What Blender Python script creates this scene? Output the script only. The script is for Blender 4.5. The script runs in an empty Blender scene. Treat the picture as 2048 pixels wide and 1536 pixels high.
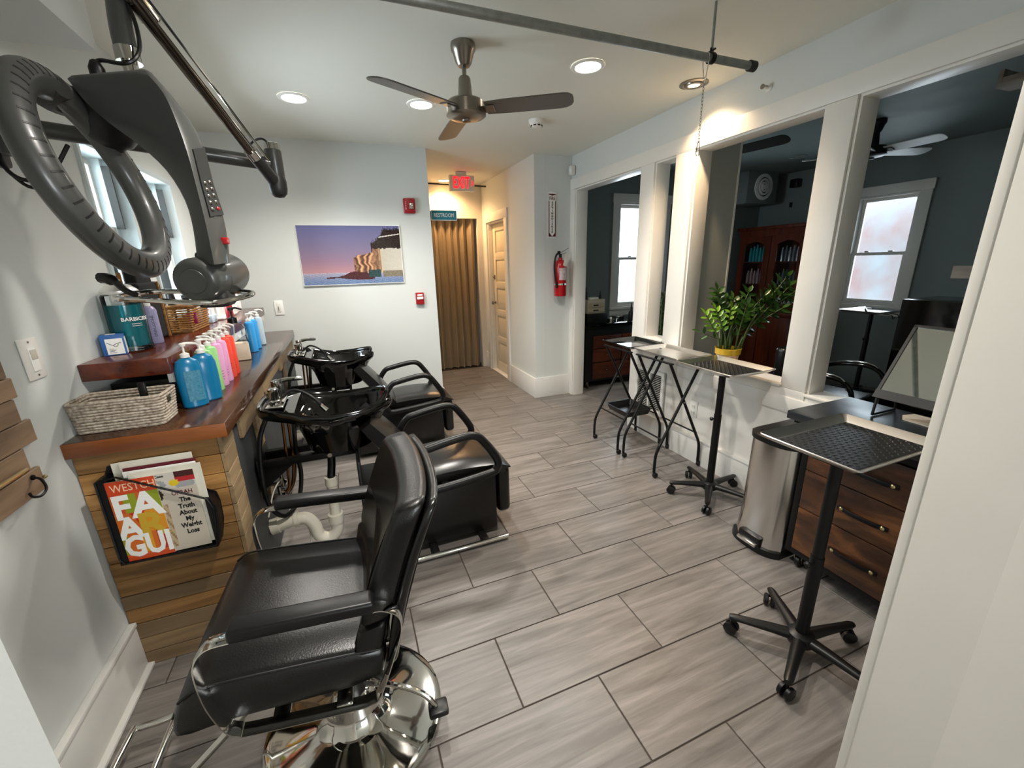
import bpy, bmesh, math, random
from mathutils import Vector, Matrix, Euler
random.seed(7)
scene = bpy.context.scene
col = scene.collection
PI = math.pi
# ------------------------------------------------------------------ camera
cam_d = bpy.data.cameras.new('camera'); cam = bpy.data.objects.new('camera', cam_d); col.objects.link(cam)
R = ((0.92830552, -0.12584318, 0.34987476), (-0.37099391, -0.250865, 0.89410865), (-0.02474614, -0.9598074, -0.27956642))
cam.matrix_world = Matrix(((R[0][0], -R[0][1], -R[0][2], 0), (R[1][0], -R[1][1], -R[1][2], 0), (R[2][0], -R[2][1], -R[2][2], 1.5134), (0, 0, 0, 1)))
cam_d.sensor_width = 36; cam_d.lens = 830.5 / 2048 * 36; cam_d.clip_start = 0.02
scene.camera = cam
# ------------------------------------------------------------------ world, exposure
w = bpy.data.worlds.new('sky'); scene.world = w; w.use_nodes = True
nt = w.node_tree; bg = nt.nodes['Background']
bg.inputs[0].default_value = (0.78, 0.90, 1.0, 1); bg.inputs[1].default_value = 3.0
scene.view_settings.view_transform = 'Standard'; scene.view_settings.look = 'None'
scene.view_settings.exposure = 1.24; scene.view_settings.gamma = 1.0; scene.view_settings.use_curve_mapping = False
# ------------------------------------------------------------------ area lights at the windows and lamps of the place, with added front-room fill
def area(name, loc, target, sx, sy, power, color, spread=180):
    d = bpy.data.lights.new(name, 'AREA'); d.shape = 'RECTANGLE'; d.size = sx; d.size_y = sy; d.energy = power; d.color = color
    d.spread = math.radians(spread)
    o = bpy.data.objects.new(name, d); col.objects.link(o); o.location = loc
    o.rotation_euler = (Vector(target) - Vector(loc)).to_track_quat('-Z', 'Y').to_euler()
    return o
area('window_daylight_left', (-1.25, 2.95, 1.65), (1.0, 2.95, 1.2), 1.5, 1.0, 36, (0.88, 0.95, 1.0))
area('window_daylight_front_room', (2.1, -3.85, 1.6), (0.3, 2.0, 1.5), 1.5, 1.3, 30, (1.0, 0.98, 0.95))  # unseen front-room window, added to light the room from behind the view
area('window_daylight_far_wall', (5.95, 3.0, 1.55), (3.0, 2.9, 1.2), 0.55, 1.0, 4, (0.8, 0.92, 1.0))
area('window_daylight_back_wall', (3.62, 4.95, 1.55), (3.4, 3.0, 1.0), 0.6, 1.2, 7, (0.85, 0.95, 1.0))
DL = [(-0.136, 3.323, 38), (0.646, 3.196, 42), (1.423, 2.352, 42), (0.35, 1.15, 48), (-1.0, -1.5, 36), (-0.6, -2.6, 24)]  # seen downlights first, then unseen ones; the front-room pair is added for bounce
def spot(name, loc, target, power, color, angle, blend=0.6, rad=0.05):
    d = bpy.data.lights.new(name, 'SPOT'); d.energy = power; d.color = color; d.spot_size = math.radians(angle); d.spot_blend = blend
    d.shadow_soft_size = rad
    o = bpy.data.objects.new(name, d); col.objects.link(o); o.location = loc
    o.rotation_euler = (Vector(target) - Vector(loc)).to_track_quat('-Z', 'Y').to_euler()
    return o
for i, (x, y, p) in enumerate(DL):
    spot('downlight_lamp', (x, y, 2.52), (x, y, 0), p, (1.0, 0.945, 0.875), 140, 0.85)
spot('eyeball_lamp', (2.185, 2.353, 2.52), (2.22, 2.2, 0.8), 21, (1.0, 0.70, 0.42), 120, 0.8, 0.03)
spot('corridor_lamp', (1.387, 5.75, 2.50), (1.40, 5.65, 0), 30, (1.0, 0.58, 0.26), 150, 0.7, 0.05)

# ------------------------------------------------------------------ materials
def lin(h):
    h = h.lstrip('#'); c = [int(h[i:i + 2], 16) / 255 for i in (0, 2, 4)]
    return tuple((x / 12.92 if x <= 0.04045 else ((x + 0.055) / 1.055) ** 2.4) for x in c) + (1,)
def mat(name, colr, rough=0.5, metal=0.0, bump=0.0, bscale=60, var=0.0, vscale=4, stretch=(1, 1, 1), spec=None, coat=0, emit=None, estr=0, trans=0, ior=1.45, alpha=1, col2=None, aniso=0):
    m = bpy.data.materials.new(name); m.use_nodes = True
    n = m.node_tree.nodes; l = m.node_tree.links; b = n['Principled BSDF']
    c = lin(colr) if isinstance(colr, str) else colr
    b.inputs['Base Color'].default_value = c; b.inputs['Roughness'].default_value = rough; b.inputs['Metallic'].default_value = metal
    if spec is not None: b.inputs['Specular IOR Level'].default_value = spec
    if coat: b.inputs['Coat Weight'].default_value = coat; b.inputs['Coat Roughness'].default_value = 0.08
    if trans: b.inputs['Transmission Weight'].default_value = trans
    b.inputs['IOR'].default_value = ior
    if alpha < 1: b.inputs['Alpha'].default_value = alpha
    if emit: b.inputs['Emission Color'].default_value = lin(emit); b.inputs['Emission Strength'].default_value = estr
    tc = n.new('ShaderNodeNewGeometry'); mp = n.new('ShaderNodeMapping'); l.new(tc.outputs['Position'], mp.inputs['Vector'])
    mp.inputs['Scale'].default_value = stretch
    if var or col2:
        ns = n.new('ShaderNodeTexNoise'); ns.inputs['Scale'].default_value = vscale; ns.inputs['Detail'].default_value = 5
        l.new(mp.outputs[0], ns.inputs['Vector'])
        r = n.new('ShaderNodeValToRGB'); l.new(ns.outputs[0], r.inputs[0])
        r.color_ramp.elements[0].position = 0.3; r.color_ramp.elements[1].position = 0.7
        if col2: c2 = lin(col2); r.color_ramp.elements[0].color = c; r.color_ramp.elements[1].color = c2
        else:
            r.color_ramp.elements[0].color = tuple(x * (1 - var) for x in c[:3]) + (1,)
            r.color_ramp.elements[1].color = tuple(min(1, x * (1 + var)) for x in c[:3]) + (1,)
        l.new(r.outputs[0], b.inputs['Base Color'])
    if bump:
        nb = n.new('ShaderNodeTexNoise'); nb.inputs['Scale'].default_value = bscale; nb.inputs['Detail'].default_value = 4
        l.new(mp.outputs[0], nb.inputs['Vector'])
        bp = n.new('ShaderNodeBump'); bp.inputs['Strength'].default_value = bump; bp.inputs['Distance'].default_value = 0.002
        l.new(nb.outputs[0], bp.inputs['Height']); l.new(bp.outputs[0], b.inputs['Normal'])
    return m
def grain(name, c1, c2, axis, rough=0.45, scale=3.0, objvar=0.35, coat=0, fine=40, c3=None):
    """wood or streaked stone: stretched noise along an axis plus a per-object random tone"""
    m = bpy.data.materials.new(name); m.use_nodes = True
    n = m.node_tree.nodes; l = m.node_tree.links; b = n['Principled BSDF']
    b.inputs['Roughness'].default_value = rough
    if coat: b.inputs['Coat Weight'].default_value = coat; b.inputs['Coat Roughness'].default_value = 0.12
    g = n.new('ShaderNodeNewGeometry'); oi = n.new('ShaderNodeObjectInfo')
    mp = n.new('ShaderNodeMapping'); l.new(g.outputs['Position'], mp.inputs['Vector'])
    s = [fine * 0.28] * 3; s[axis] = scale * 0.28; mp.inputs['Scale'].default_value = s
    ad = n.new('ShaderNodeVectorMath'); ad.operation = 'SCALE'; cb = n.new('ShaderNodeCombineXYZ')
    for i in range(3): l.new(oi.outputs['Random'], cb.inputs[i])
    l.new(cb.outputs[0], ad.inputs[0]); ad.inputs['Scale'].default_value = 37
    l.new(ad.outputs[0], mp.inputs['Location'])
    ns = n.new('ShaderNodeTexNoise'); ns.inputs['Scale'].default_value = 1; ns.inputs['Detail'].default_value = 7; ns.inputs['Roughness'].default_value = 0.62
    ns.inputs['Distortion'].default_value = 0.6
    l.new(mp.outputs[0], ns.inputs['Vector'])
    r = n.new('ShaderNodeValToRGB'); l.new(ns.outputs[0], r.inputs[0]); r.color_ramp.elements[0].position = 0.32; r.color_ramp.elements[1].position = 0.68
    r.color_ramp.elements[0].color = lin(c1); r.color_ramp.elements[1].color = lin(c2)
    if c3: e = r.color_ramp.elements.new(0.5); e.color = lin(c3)
    hs = n.new('ShaderNodeHueSaturation'); mr = n.new('ShaderNodeMapRange'); l.new(oi.outputs['Random'], mr.inputs[0])
    mr.inputs[3].default_value = 1 - objvar; mr.inputs[4].default_value = 1 + objvar
    l.new(mr.outputs[0], hs.inputs['Value']); l.new(r.outputs[0], hs.inputs['Color']); l.new(hs.outputs[0], b.inputs['Base Color'])
    bp = n.new('ShaderNodeBump'); bp.inputs['Strength'].default_value = 0.25; bp.inputs['Distance'].default_value = 0.002
    l.new(ns.outputs[0], bp.inputs['Height']); l.new(bp.outputs[0], b.inputs['Normal'])
    return m
def vcol_mat(name, rough=0.25, spec=0.5):
    m = bpy.data.materials.new(name); m.use_nodes = True
    n = m.node_tree.nodes; b = n['Principled BSDF']; a = n.new('ShaderNodeAttribute'); a.attribute_name = 'print'
    m.node_tree.links.new(a.outputs['Color'], b.inputs['Base Color']); b.inputs['Roughness'].default_value = rough
    return m
M = dict(
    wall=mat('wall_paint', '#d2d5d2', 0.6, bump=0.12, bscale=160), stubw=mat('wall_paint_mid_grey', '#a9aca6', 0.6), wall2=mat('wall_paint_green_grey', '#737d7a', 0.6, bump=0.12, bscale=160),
    corr=mat('corridor_paint', '#d8d3cb', 0.6, bump=0.1, bscale=160),
    ceil=mat('ceiling_paint', '#e0e0d6', 0.7, bump=0.1, bscale=120), trim=mat('white_gloss_trim', '#e6e3dc', 0.38, var=0.02, vscale=6),
    base=mat('baseboard_paint', '#dddcd7', 0.3), black=mat('black_plastic', '#0b0b0c', 0.38), blackm=mat('black_powder_metal', '#0d0d0e', 0.45, 0.3),
    gloss=mat('black_porcelain', '#030303', 0.06, coat=0.6), leather=mat('black_leather', '#0e0d0d', 0.30, bump=0.25, bscale=220, spec=0.6),
    leather2=mat('black_leather_worn', '#100f0e', 0.27, bump=0.2, bscale=140, spec=0.6),
    grey=mat('charcoal_plastic', '#3c3d3b', 0.36, bump=0.04, bscale=300, coat=0.25), greyd=mat('dark_charcoal_plastic', '#232423', 0.45), chrome=mat('chrome', '#d8d6d0', 0.06, 1.0),
    steel=mat('brushed_steel', '#dcdbd8', 0.20, 1.0, bump=0.12, bscale=80, stretch=(1, 1, 0.03)), nickel=mat('brushed_nickel', '#8c857c', 0.28, 1.0, bump=0.05, bscale=200),
    blade=mat('fan_blade_grey', '#6c6863', 0.35, 0.5), bladew=mat('pale_fan_blade', '#c9cccb', 0.4), alum=mat('polished_aluminium', '#e4e2de', 0.30, 1.0), pipe=mat('galvanised_pipe', '#8b908d', 0.42, 0.45, var=0.15, vscale=30),
    pvc=mat('white_pvc', '#d8d2c2', 0.35), white=mat('white_plastic', '#e4e1da', 0.35), slate=mat('dark_grey_panel', '#3b3e40', 0.55, var=0.15, vscale=8),
    red=mat('red_enamel', '#b3121c', 0.25, coat=0.3), redd=mat('dark_red_plastic', '#9c1a22', 0.35), teal=mat('teal_sign', '#1f7f93', 0.4),
    maroon=mat('maroon_print', '#5c1420', 0.4), ink=mat('black_ink', '#111111', 0.5), whitep=mat('white_print', '#f0efea', 0.5),
    curtain=mat('taupe_satin_curtain', '#8f7f68', 0.55, var=0.08, vscale=12, stretch=(1, 1, .2)), door=mat('cream_door_paint', '#d9cfb8', 0.35),
    glow=mat('lamp_diffuser', '#ffffff', 0.5, emit='#fff4e2', estr=14), warmglow=mat('warm_lamp_bulb', '#ffffff', 0.5, emit='#ffcf8a', estr=12),
    exitred=mat('exit_red_glow', '#400408', 0.4, emit='#ff1420', estr=1.25), glass=mat('clear_glass', '#ffffff', 0.0, trans=1.0, ior=1.45),
    counter=grain('counter_walnut', '#21130b', '#644028', 1, 0.17, 2.5, 0.0, coat=0.4, fine=34, c3='#402616'), shelfw=grain('shelf_mahogany', '#3c1408', '#74321a', 1, 0.2, 2.5, 0.0, coat=0.3, fine=30),
    slabend=grain('counter_end_grain', '#6a3413', '#a8642c', 0, 0.3, 3, 0.05, coat=0.2, fine=40),
    plank=grain('reclaimed_plank', '#56391a', '#bd8f55', 0, 0.5, 3.5, 0.28, fine=45, c3='#936a38'), plankend=grain('reclaimed_plank_weathered', '#6d5a41', '#a38a66', 1, 0.6, 3, 0.2, fine=45),
    plankend2=grain('reclaimed_plank_grey', '#574632', '#8d7350', 0, 0.6, 3, 0.2, fine=45), rack=grain('rustic_rack_board', '#6e5643', '#a98c70', 1, 0.7, 5, 0.15, fine=50), drawer=grain('rustic_drawer_wood', '#1c0f07', '#85552f', 1, 0.42, 9, 0.12, fine=32, c3='#4a2c17'),
    cherry=grain('cherry_wood', '#3a1408', '#7a2f14', 2, 0.35, 3, 0.1, coat=0.2), rosew=grain('dark_rosewood', '#2a0f06', '#5c2a12', 0, 0.4, 5, 0.1),
    whitewood=grain('whitewashed_wood', '#8a7f74', '#c4b8ab', 1, 0.6, 4, 0.1), tile=grain('grey_streaked_tile', '#5f5955', '#8b8480', 0, 0.40, 7.5, 0.05, fine=95, c3='#75706b'),
    grout=mat('grout', '#4b4039', 0.8), rope=mat('grey_seagrass', '#cbc0b0', 0.8, bump=0.5, bscale=300, col2='#7b6c5b', vscale=90), wick=mat('tan_wicker', '#b07c3c', 0.6, col2='#6d451a', vscale=70),
    desk=grain('black_desk_top', '#17191c', '#2d3136', 1, 0.3, 3, 0.0, fine=40), blkglass=mat('black_reflective', '#050505', 0.1), yellow=mat('yellow_glaze', '#c9a227', 0.25, coat=0.4),
    cream=mat('cream_glaze_floral', '#dcc7a0', 0.3, col2='#c99468', vscale=45), leaf=mat('leaf_green', '#2c4a17', 0.28, var=0.35, vscale=14), leafy=mat('young_leaf_green', '#6f9a26', 0.3, var=0.2, vscale=20),
    stem=mat('stem_green', '#3d4f1e', 0.4), palm=mat('palm_leaf', '#4c5c33', 0.4, var=0.25, vscale=25), rubber=mat('black_rubber_mat', '#1b1b1c', 0.36), brass=mat('bright_metal_knob', '#c9b98c', 0.25, 1.0),
    paper=mat('paper', '#d8d3c4', 0.6, var=0.06, vscale=30), mirror=mat('mirror_silver', '#dfe3dc', 0.02, 1.0), soil=mat('dark_pebbles', '#1b1714', 0.5, bump=1, bscale=100),
    shade=mat('window_vinyl', '#cfdadb', 0.4), black_cloth=mat('black_cloth', '#0a0a0b', 0.9, bump=0.6, bscale=60), bronze=mat('copper_tube', '#8a6038', 0.3, 1.0), label=mat('label_print', '#d9cfcf', 0.4, col2='#b89a9a', vscale=60),
)
# ------------------------------------------------------------------ geometry helpers
def BM(): return bmesh.new()
def xf(vs, mtx):
    if mtx is not None:
        for v in vs: v.co = mtx @ v.co
def box(bm, a, b, bev=0, seg=2, mtx=None):
    nv = len(bm.verts); e_ = 0.00022 * (1 + (nv // 8) % 6) if nv else 0  # keeps neighbouring boxes of one mesh from being exactly coplanar
    n0 = set(bm.verts)
    if e_:
        lo = [min(p, q) for p, q in zip(a, b)]; hi = [max(p, q) for p, q in zip(a, b)]
        a = [l + (e_ if h - l > .004 else 0) for l, h in zip(lo, hi)]; b = [h - (e_ if h - l > .004 else 0) for l, h in zip(lo, hi)]
    r = bmesh.ops.create_cube(bm, size=1); vs = r['verts']
    for v in vs: v.co = Vector([(a[i] + b[i]) / 2 + v.co[i] * (b[i] - a[i]) for i in range(3)])
    if bev:
        es = list({e for v in vs for e in v.link_edges})
        bmesh.ops.bevel(bm, geom=es, offset=bev, segments=seg, profile=0.5, affect='EDGES')
    new = [v for v in bm.verts if v not in n0]
    xf(new, mtx); return new
def ring(c, n, r, seg, ref=None):
    n = Vector(n).normalized(); a = Vector(ref) if ref else (Vector((0, 0, 1)) if abs(n.z) < 0.9 else Vector((1, 0, 0)))
    u = n.cross(a).normalized(); v = n.cross(u)
    return [Vector(c) + r * (math.cos(t) * u + math.sin(t) * v) for t in [2 * PI * k / seg for k in range(seg)]]
def skin(bm, rings, closed=False, cap=True, mtx=None):
    R = [[bm.verts.new(p) for p in r] for r in rings]; n = len(R[0])
    for i in range(len(R) - (0 if closed else 1)):
        A = R[i]; B = R[(i + 1) % len(R)]
        for k in range(n):
            try: bm.faces.new((A[k], A[(k + 1) % n], B[(k + 1) % n], B[k]))
            except ValueError: pass
    if cap and not closed:
        bm.faces.new(R[0][::-1]); bm.faces.new(R[-1])
    vs = [v for r in R for v in r]; xf(vs, mtx); return vs
def smooth_path(pts, k=4, closed=False):
    P = [Vector(p) for p in pts]; n = len(P); out = []
    rng = range(n if closed else n - 1)
    for i in rng:
        g = lambda j: P[j % n] if closed else P[max(0, min(n - 1, j))]
        p0, p1, p2, p3 = g(i - 1), g(i), g(i + 1), g(i + 2)
        for s in range(k):
            t = s / k
            out.append(0.5 * ((2 * p1) + (-p0 + p2) * t + (2 * p0 - 5 * p1 + 4 * p2 - p3) * t * t + (-p0 + 3 * p1 - 3 * p2 + p3) * t ** 3))
    if not closed: out.append(P[-1])
    return out
def tube(bm, pts, r, seg=8, closed=False, sm=0, cap=True, mtx=None, flat=None):
    P = smooth_path(pts, sm, closed) if sm else [Vector(p) for p in pts]
    n = len(P); rings = []; u = None
    for i, p in enumerate(P):
        if closed: t = (P[(i + 1) % n] - P[i - 1])
        else: t = (P[min(n - 1, i + 1)] - P[max(0, i - 1)])
        t = t.normalized() if t.length > 1e-9 else Vector((0, 0, 1))
        if u is None:
            a = Vector((0, 0, 1)) if abs(t.z) < 0.9 else Vector((1, 0, 0)); u = t.cross(a).normalized()
        else:
            u = (u - t * u.dot(t)); u = u.normalized() if u.length > 1e-6 else t.orthogonal().normalized()
        v = t.cross(u); rr = r[i * (len(r) - 1) // max(1, n - 1)] if isinstance(r, (list, tuple)) else r
        if flat: rings.append([p + flat[0] * math.cos(q) * Vector(flat[2]) + flat[1] * math.sin(q) * t.cross(Vector(flat[2])).normalized() for q in [2 * PI * k / seg + PI / seg for k in range(seg)]])
        else: rings.append([p + rr * (math.cos(q) * u + math.sin(q) * v) for q in [2 * PI * k / seg for k in range(seg)]])
    return skin(bm, rings, closed, cap, mtx)
def lathe(bm, prof, seg=24, c=(0, 0, 0), axis=(0, 0, 1), mtx=None, cap=True):
    c = Vector(c); ax = Vector(axis).normalized()
    return skin(bm, [ring(c + ax * z, ax, max(r, 1e-4), seg) for r, z in prof], False, cap, mtx)
def cyl(bm, a, b, r, seg=16, r2=None, mtx=None):
    a = Vector(a); b = Vector(b); n = b - a
    return skin(bm, [ring(a, n, r, seg), ring(b, n, r if r2 is None else r2, seg)], mtx=mtx)
def prism(bm, poly, plane, d0, d1, mtx=None):
    """poly in 2D, plane 'xz','yz','xy'; extruded from d0 to d1 on the remaining axis"""
    def P(a, b, d): return {'xz': (a, d, b), 'yz': (d, a, b), 'xy': (a, b, d)}[plane]
    return skin(bm, [[Vector(P(a, b, d0)) for a, b in poly], [Vector(P(a, b, d1)) for a, b in poly]], mtx=mtx)
def rrect(w, h, r, seg=4, cx=0, cy=0):
    out = []
    for sx, sy, a0 in ((1, 1, 0), (-1, 1, PI / 2), (-1, -1, PI), (1, -1, 1.5 * PI)):
        for k in range(seg + 1):
            a = a0 + (PI / 2) * k / seg; out.append((cx + sx * (w / 2 - r) + r * math.cos(a), cy + sy * (h / 2 - r) + r * math.sin(a)))
    return out
def finish(name, bm, m, smooth=30):
    bmesh.ops.recalc_face_normals(bm, faces=bm.faces)
    me = bpy.data.meshes.new(name); bm.to_mesh(me); bm.free(); me.materials.append(m if not isinstance(m, str) else M[m])
    if smooth:
        for p in me.polygons: p.use_smooth = True
        me.set_sharp_from_angle(angle=math.radians(smooth))
    return me
def part(name, bm, m, parent, world=False, label=None, kind=None, smooth=35, bevel=0):
    """link one mesh as a child; world=True when the bmesh is in world coordinates"""
    me = finish(name, bm, m, smooth)
    o = bpy.data.objects.new(name, me); col.objects.link(o)
    if parent is not None:
        o.parent = parent
        if world:
            inv = wmat(parent).inverted()
            me.transform(inv)
    if label: o['label'] = label
    if kind: o['kind'] = kind
    if bevel:
        b = o.modifiers.new('bevel', 'BEVEL'); b.width = bevel; b.segments = 2; b.limit_method = 'ANGLE'
    return o
def wmat(o):
    mtx = o.matrix_basis.copy()
    while o.parent is not None: o = o.parent; mtx = o.matrix_basis @ mtx
    return mtx
def tag(o, label, cat, group=None):
    o['label'] = label; o['category'] = cat
    if group: o['group'] = group
    return o
def thing(name, label, cat, loc=(0, 0, 0), rz=0, group=None):
    o = bpy.data.objects.new(name, None); o.empty_display_size = 0.05; col.objects.link(o); o.location = loc; o.rotation_euler = (0, 0, rz)
    return tag(o, label, cat, group)
def solo(name, bm, m, label, cat, group=None, smooth=35, bevel=0):
    me = finish(name, bm, m, smooth)
    xs = [v.co for v in me.vertices]; c = Vector(((min(v.x for v in xs) + max(v.x for v in xs)) / 2, (min(v.y for v in xs) + max(v.y for v in xs)) / 2, min(v.z for v in xs)))
    me.transform(Matrix.Translation(-c)); o = bpy.data.objects.new(name, me); o.location = c; col.objects.link(o)
    if bevel:
        b = o.modifiers.new('bevel', 'BEVEL'); b.width = bevel; b.segments = 2; b.limit_method = 'ANGLE'
    return tag(o, label, cat, group)
def struct(name, bm, m, smooth=30, parent=None):
    me = finish(name, bm, m, smooth); o = bpy.data.objects.new(name, me); col.objects.link(o); o['kind'] = 'structure'
    if parent: o.parent = parent
    return o
def dup(root, loc=None, rz=None, label=None, group=None):
    r = root.copy(); col.objects.link(r)
    if loc is not None: r.location = loc
    if rz is not None: r.rotation_euler = (0, 0, rz)
    if label: r['label'] = label
    if group: r['group'] = group
    for ch in list(root.children):
        c = ch.copy(); col.objects.link(c); c.parent = r
        for g in list(ch.children):
            d = g.copy(); col.objects.link(d); d.parent = c
    return r
def text_bm(s, size, o, ux, uy, depth=0.0008, bold=0.0, align='CENTER', sx=1.0, space=1.0, bend=None):
    cu = bpy.data.curves.new('t', 'FONT'); cu.body = s; cu.size = size; cu.align_x = align; cu.align_y = 'CENTER'; cu.offset = bold; cu.space_line = space
    cu.resolution_u = 2
    ob = bpy.data.objects.new('t', cu); col.objects.link(ob)
    me = bpy.data.meshes.new_from_object(ob.evaluated_get(bpy.context.evaluated_depsgraph_get()))
    bpy.data.objects.remove(ob); bpy.data.curves.remove(cu)
    bm = BM(); bm.from_mesh(me); bpy.data.meshes.remove(me)
    ux = Vector(ux).normalized(); uy = Vector(uy).normalized(); nn = ux.cross(uy); o = Vector(o)
    r = bmesh.ops.extrude_face_region(bm, geom=list(bm.faces)); top = {v for v in r['geom'] if isinstance(v, bmesh.types.BMVert)}
    for v in bm.verts:
        h = depth if v in top else 0
        if bend:  # wrap round a vertical cylinder: o is the axis point at text height, bend=(radius, start angle)
            a = bend[1] + v.co.x * sx / bend[0]
            v.co = o + Vector((math.cos(a) * (bend[0] + h), math.sin(a) * (bend[0] + h), v.co.y))
        else: v.co = o + ux * v.co.x * sx + uy * v.co.y + nn * h
    return bm
def join(bm, other):
    me = bpy.data.meshes.new('j'); other.to_mesh(me); other.free(); bm.from_mesh(me); bpy.data.meshes.remove(me)
PRINT = vcol_mat('glossy_print')
def printed(name, nx, ny, o, ux, uy, fn, parent, m=None):
    """a flat printed sheet: fn(u,v)->rgb (sRGB 0..1), u to the right, v up"""
    o = Vector(o); ux = Vector(ux); uy = Vector(uy)
    vs = [o + ux * (i / nx) + uy * (j / ny) for j in range(ny + 1) for i in range(nx + 1)]
    fs = [(j * (nx + 1) + i, j * (nx + 1) + i + 1, (j + 1) * (nx + 1) + i + 1, (j + 1) * (nx + 1) + i) for j in range(ny) for i in range(nx)]
    inv = wmat(parent).inverted()
    me = bpy.data.meshes.new(name); me.from_pydata([inv @ v for v in vs], [], fs)
    a = me.color_attributes.new('print', 'FLOAT_COLOR', 'CORNER'); k = 0
    g = lambda x: x / 12.92 if x <= 0.04045 else ((x + 0.055) / 1.055) ** 2.4
    for j in range(ny):
        for i in range(nx):
            c = fn((i + .5) / nx, (j + .5) / ny); c = (g(max(0, c[0])), g(max(0, c[1])), g(max(0, c[2])), 1)
            for q in range(4): a.data[k].color = c; k += 1
    me.materials.append(m or PRINT); ob = bpy.data.objects.new(name, me); col.objects.link(ob); ob.parent = parent
    return ob
# ================================================================== SETTING
def pane_mat():
    m = bpy.data.materials.new('window_pane_glass'); m.use_nodes = True; n = m.node_tree.nodes; l = m.node_tree.links
    n.remove(n['Principled BSDF']); t = n.new('ShaderNodeBsdfTransparent'); g = n.new('ShaderNodeBsdfGlossy'); mx = n.new('ShaderNodeMixShader')
    f = n.new('ShaderNodeFresnel'); f.inputs[0].default_value = 1.3
    g.inputs['Roughness'].default_value = 0.02; t.inputs[0].default_value = (0.93, 0.96, 0.97, 1)
    l.new(f.outputs[0], mx.inputs[0]); l.new(t.outputs[0], mx.inputs[1]); l.new(g.outputs[0], mx.inputs[2]); l.new(mx.outputs[0], n['Material Output'].inputs[0])
    return m
M['pane'] = pane_mat()
CZ = 2.555
def sbox(name, boxes, m, bev=0, parent=None):
    bm = BM()
    for a, b in boxes: box(bm, a, b, bev)
    return struct(name, bm, m, parent=parent)
# floor: substrate plus every tile
floor = sbox('floor', [((-1.6, -4.2, -0.06), (6.2, 6.9, -0.004))], 'grout')
TW, TD, Y0 = 0.615, 0.308, 0.705 + 0.0
full = None; nt_ = 0
def tile_mesh(w, d):
    bm = BM(); box(bm, (-w / 2, -d / 2, -0.008), (w / 2, d / 2, 0), 0.0012, 1); return finish('tile', bm, 'tile', 0)
def add_tiles(x0, x1, y0, y1):
    global full, nt_
    k0 = math.floor((y0 - Y0) / TD); k1 = math.ceil((y1 - Y0) / TD)
    for k in range(k0, k1):
        xo = 0.717 if k % 2 == 0 else 0.409
        n0 = math.floor((x0 - xo) / TW); n1 = math.ceil((x1 - xo) / TW)
        for n in range(n0, n1):
            a = max(x0, xo + n * TW); b = min(x1, xo + (n + 1) * TW); c = max(y0, Y0 + k * TD); d = min(y1, Y0 + (k + 1) * TD)
            if b - a < 0.02 or d - c < 0.02: continue
            W, D = b - a - 0.005, d - c - 0.005
            if W > TW - 0.006 and D > TD - 0.006:
                if full is None: full = tile_mesh(TW - 0.005, TD - 0.005)
                me = full
            else: me = tile_mesh(W, D)
            o = bpy.data.objects.new('tile', me); col.objects.link(o); o.parent = floor
            o.location = ((a + b) / 2, (c + d) / 2, random.uniform(-0.0008, 0.0004)); nt_ += 1
add_tiles(-0.93, 2.51, 0.09, 5.93)
add_tiles(2.51, 5.65, 0.7, 4.6)
# ceiling
sbox('ceiling', [((-1.7, -4.2, CZ), (2.44, 6.9, CZ + 0.1)), ((2.44, -4.2, CZ), (6.2, 0.15, CZ + 0.1))], 'ceil')
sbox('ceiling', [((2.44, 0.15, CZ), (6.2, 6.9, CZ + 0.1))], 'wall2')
# left wall with two window holes
WX = -0.93
W1, W2 = (2.38, 2.77), (2.88, 3.43); WZ = (1.25, 2.06)
sbox('wall_left', [((WX - 0.16, 0.32, 0), (WX, W1[0], CZ)), ((WX - 0.16, W1[0], 0), (WX, W2[1], WZ[0])), ((WX - 0.16, W1[0], WZ[1]), (WX, W2[1], CZ)),
    ((WX - 0.16, W1[1], WZ[0]), (WX, W2[0], WZ[1])), ((WX - 0.16, W2[1], 0), (WX, 4.40, CZ))], 'wall')
def hung_window_left(i, y0, y1):
    x = WX - 0.085; z0, z1 = WZ; zm = 1.70
    w = sbox('window_%d' % i, [((WX - 0.15, y0, z0), (WX + 0.012, y0 + 0.02, z1)), ((WX - 0.15, y1 - 0.02, z0), (WX + 0.012, y1, z1)), ((WX - 0.15, y0, z1 - 0.03), (WX + 0.012, y1, z1)),
        ((WX - 0.15, y0, z0), (WX + 0.03, y1, z0 + 0.025)), ((x - 0.01, y1 - 0.05, z0), (x + 0.03, y1 - 0.02, z1)), ((x - 0.01, y0 + 0.02, z0), (x + 0.03, y0 + 0.05, z1))], 'shade', 0.002)
    for nm, a, b, dx in (('upper_sash', zm - 0.01, z1 - 0.03, -0.02), ('lower_sash', z0 + 0.025, zm + 0.03, 0.012)):
        bm = BM(); xx = x + dx; s = 0.032; ya, yb = y0 + 0.035, y1 - 0.035
        box(bm, (xx - .012, ya, a), (xx + .012, ya + s, b), .003); box(bm, (xx - .012, yb - s, a), (xx + .012, yb, b), .003)
        box(bm, (xx - .012, ya, a), (xx + .012, yb, a + s), .003); box(bm, (xx - .012, ya, b - s), (xx + .012, yb, b), .003)
        part(nm, bm, 'white', w)
        bm = BM(); box(bm, (xx - .002, ya + s, a + s), (xx + .002, yb - s, b - s)); part('pane', bm, 'pane', w)
    for nm, yy in (('jamb_track', y1 - 0.052), ):
        bm = BM(); box(bm, (x + .03, yy, zm + .02), (x + .06, yy + .012, z1 - .06)); part(nm, bm, 'grey', w)  # charcoal strip stands in for the shade in the vinyl track slot
hung_window_left(1, *W1); hung_window_left(2, *W2)
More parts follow.
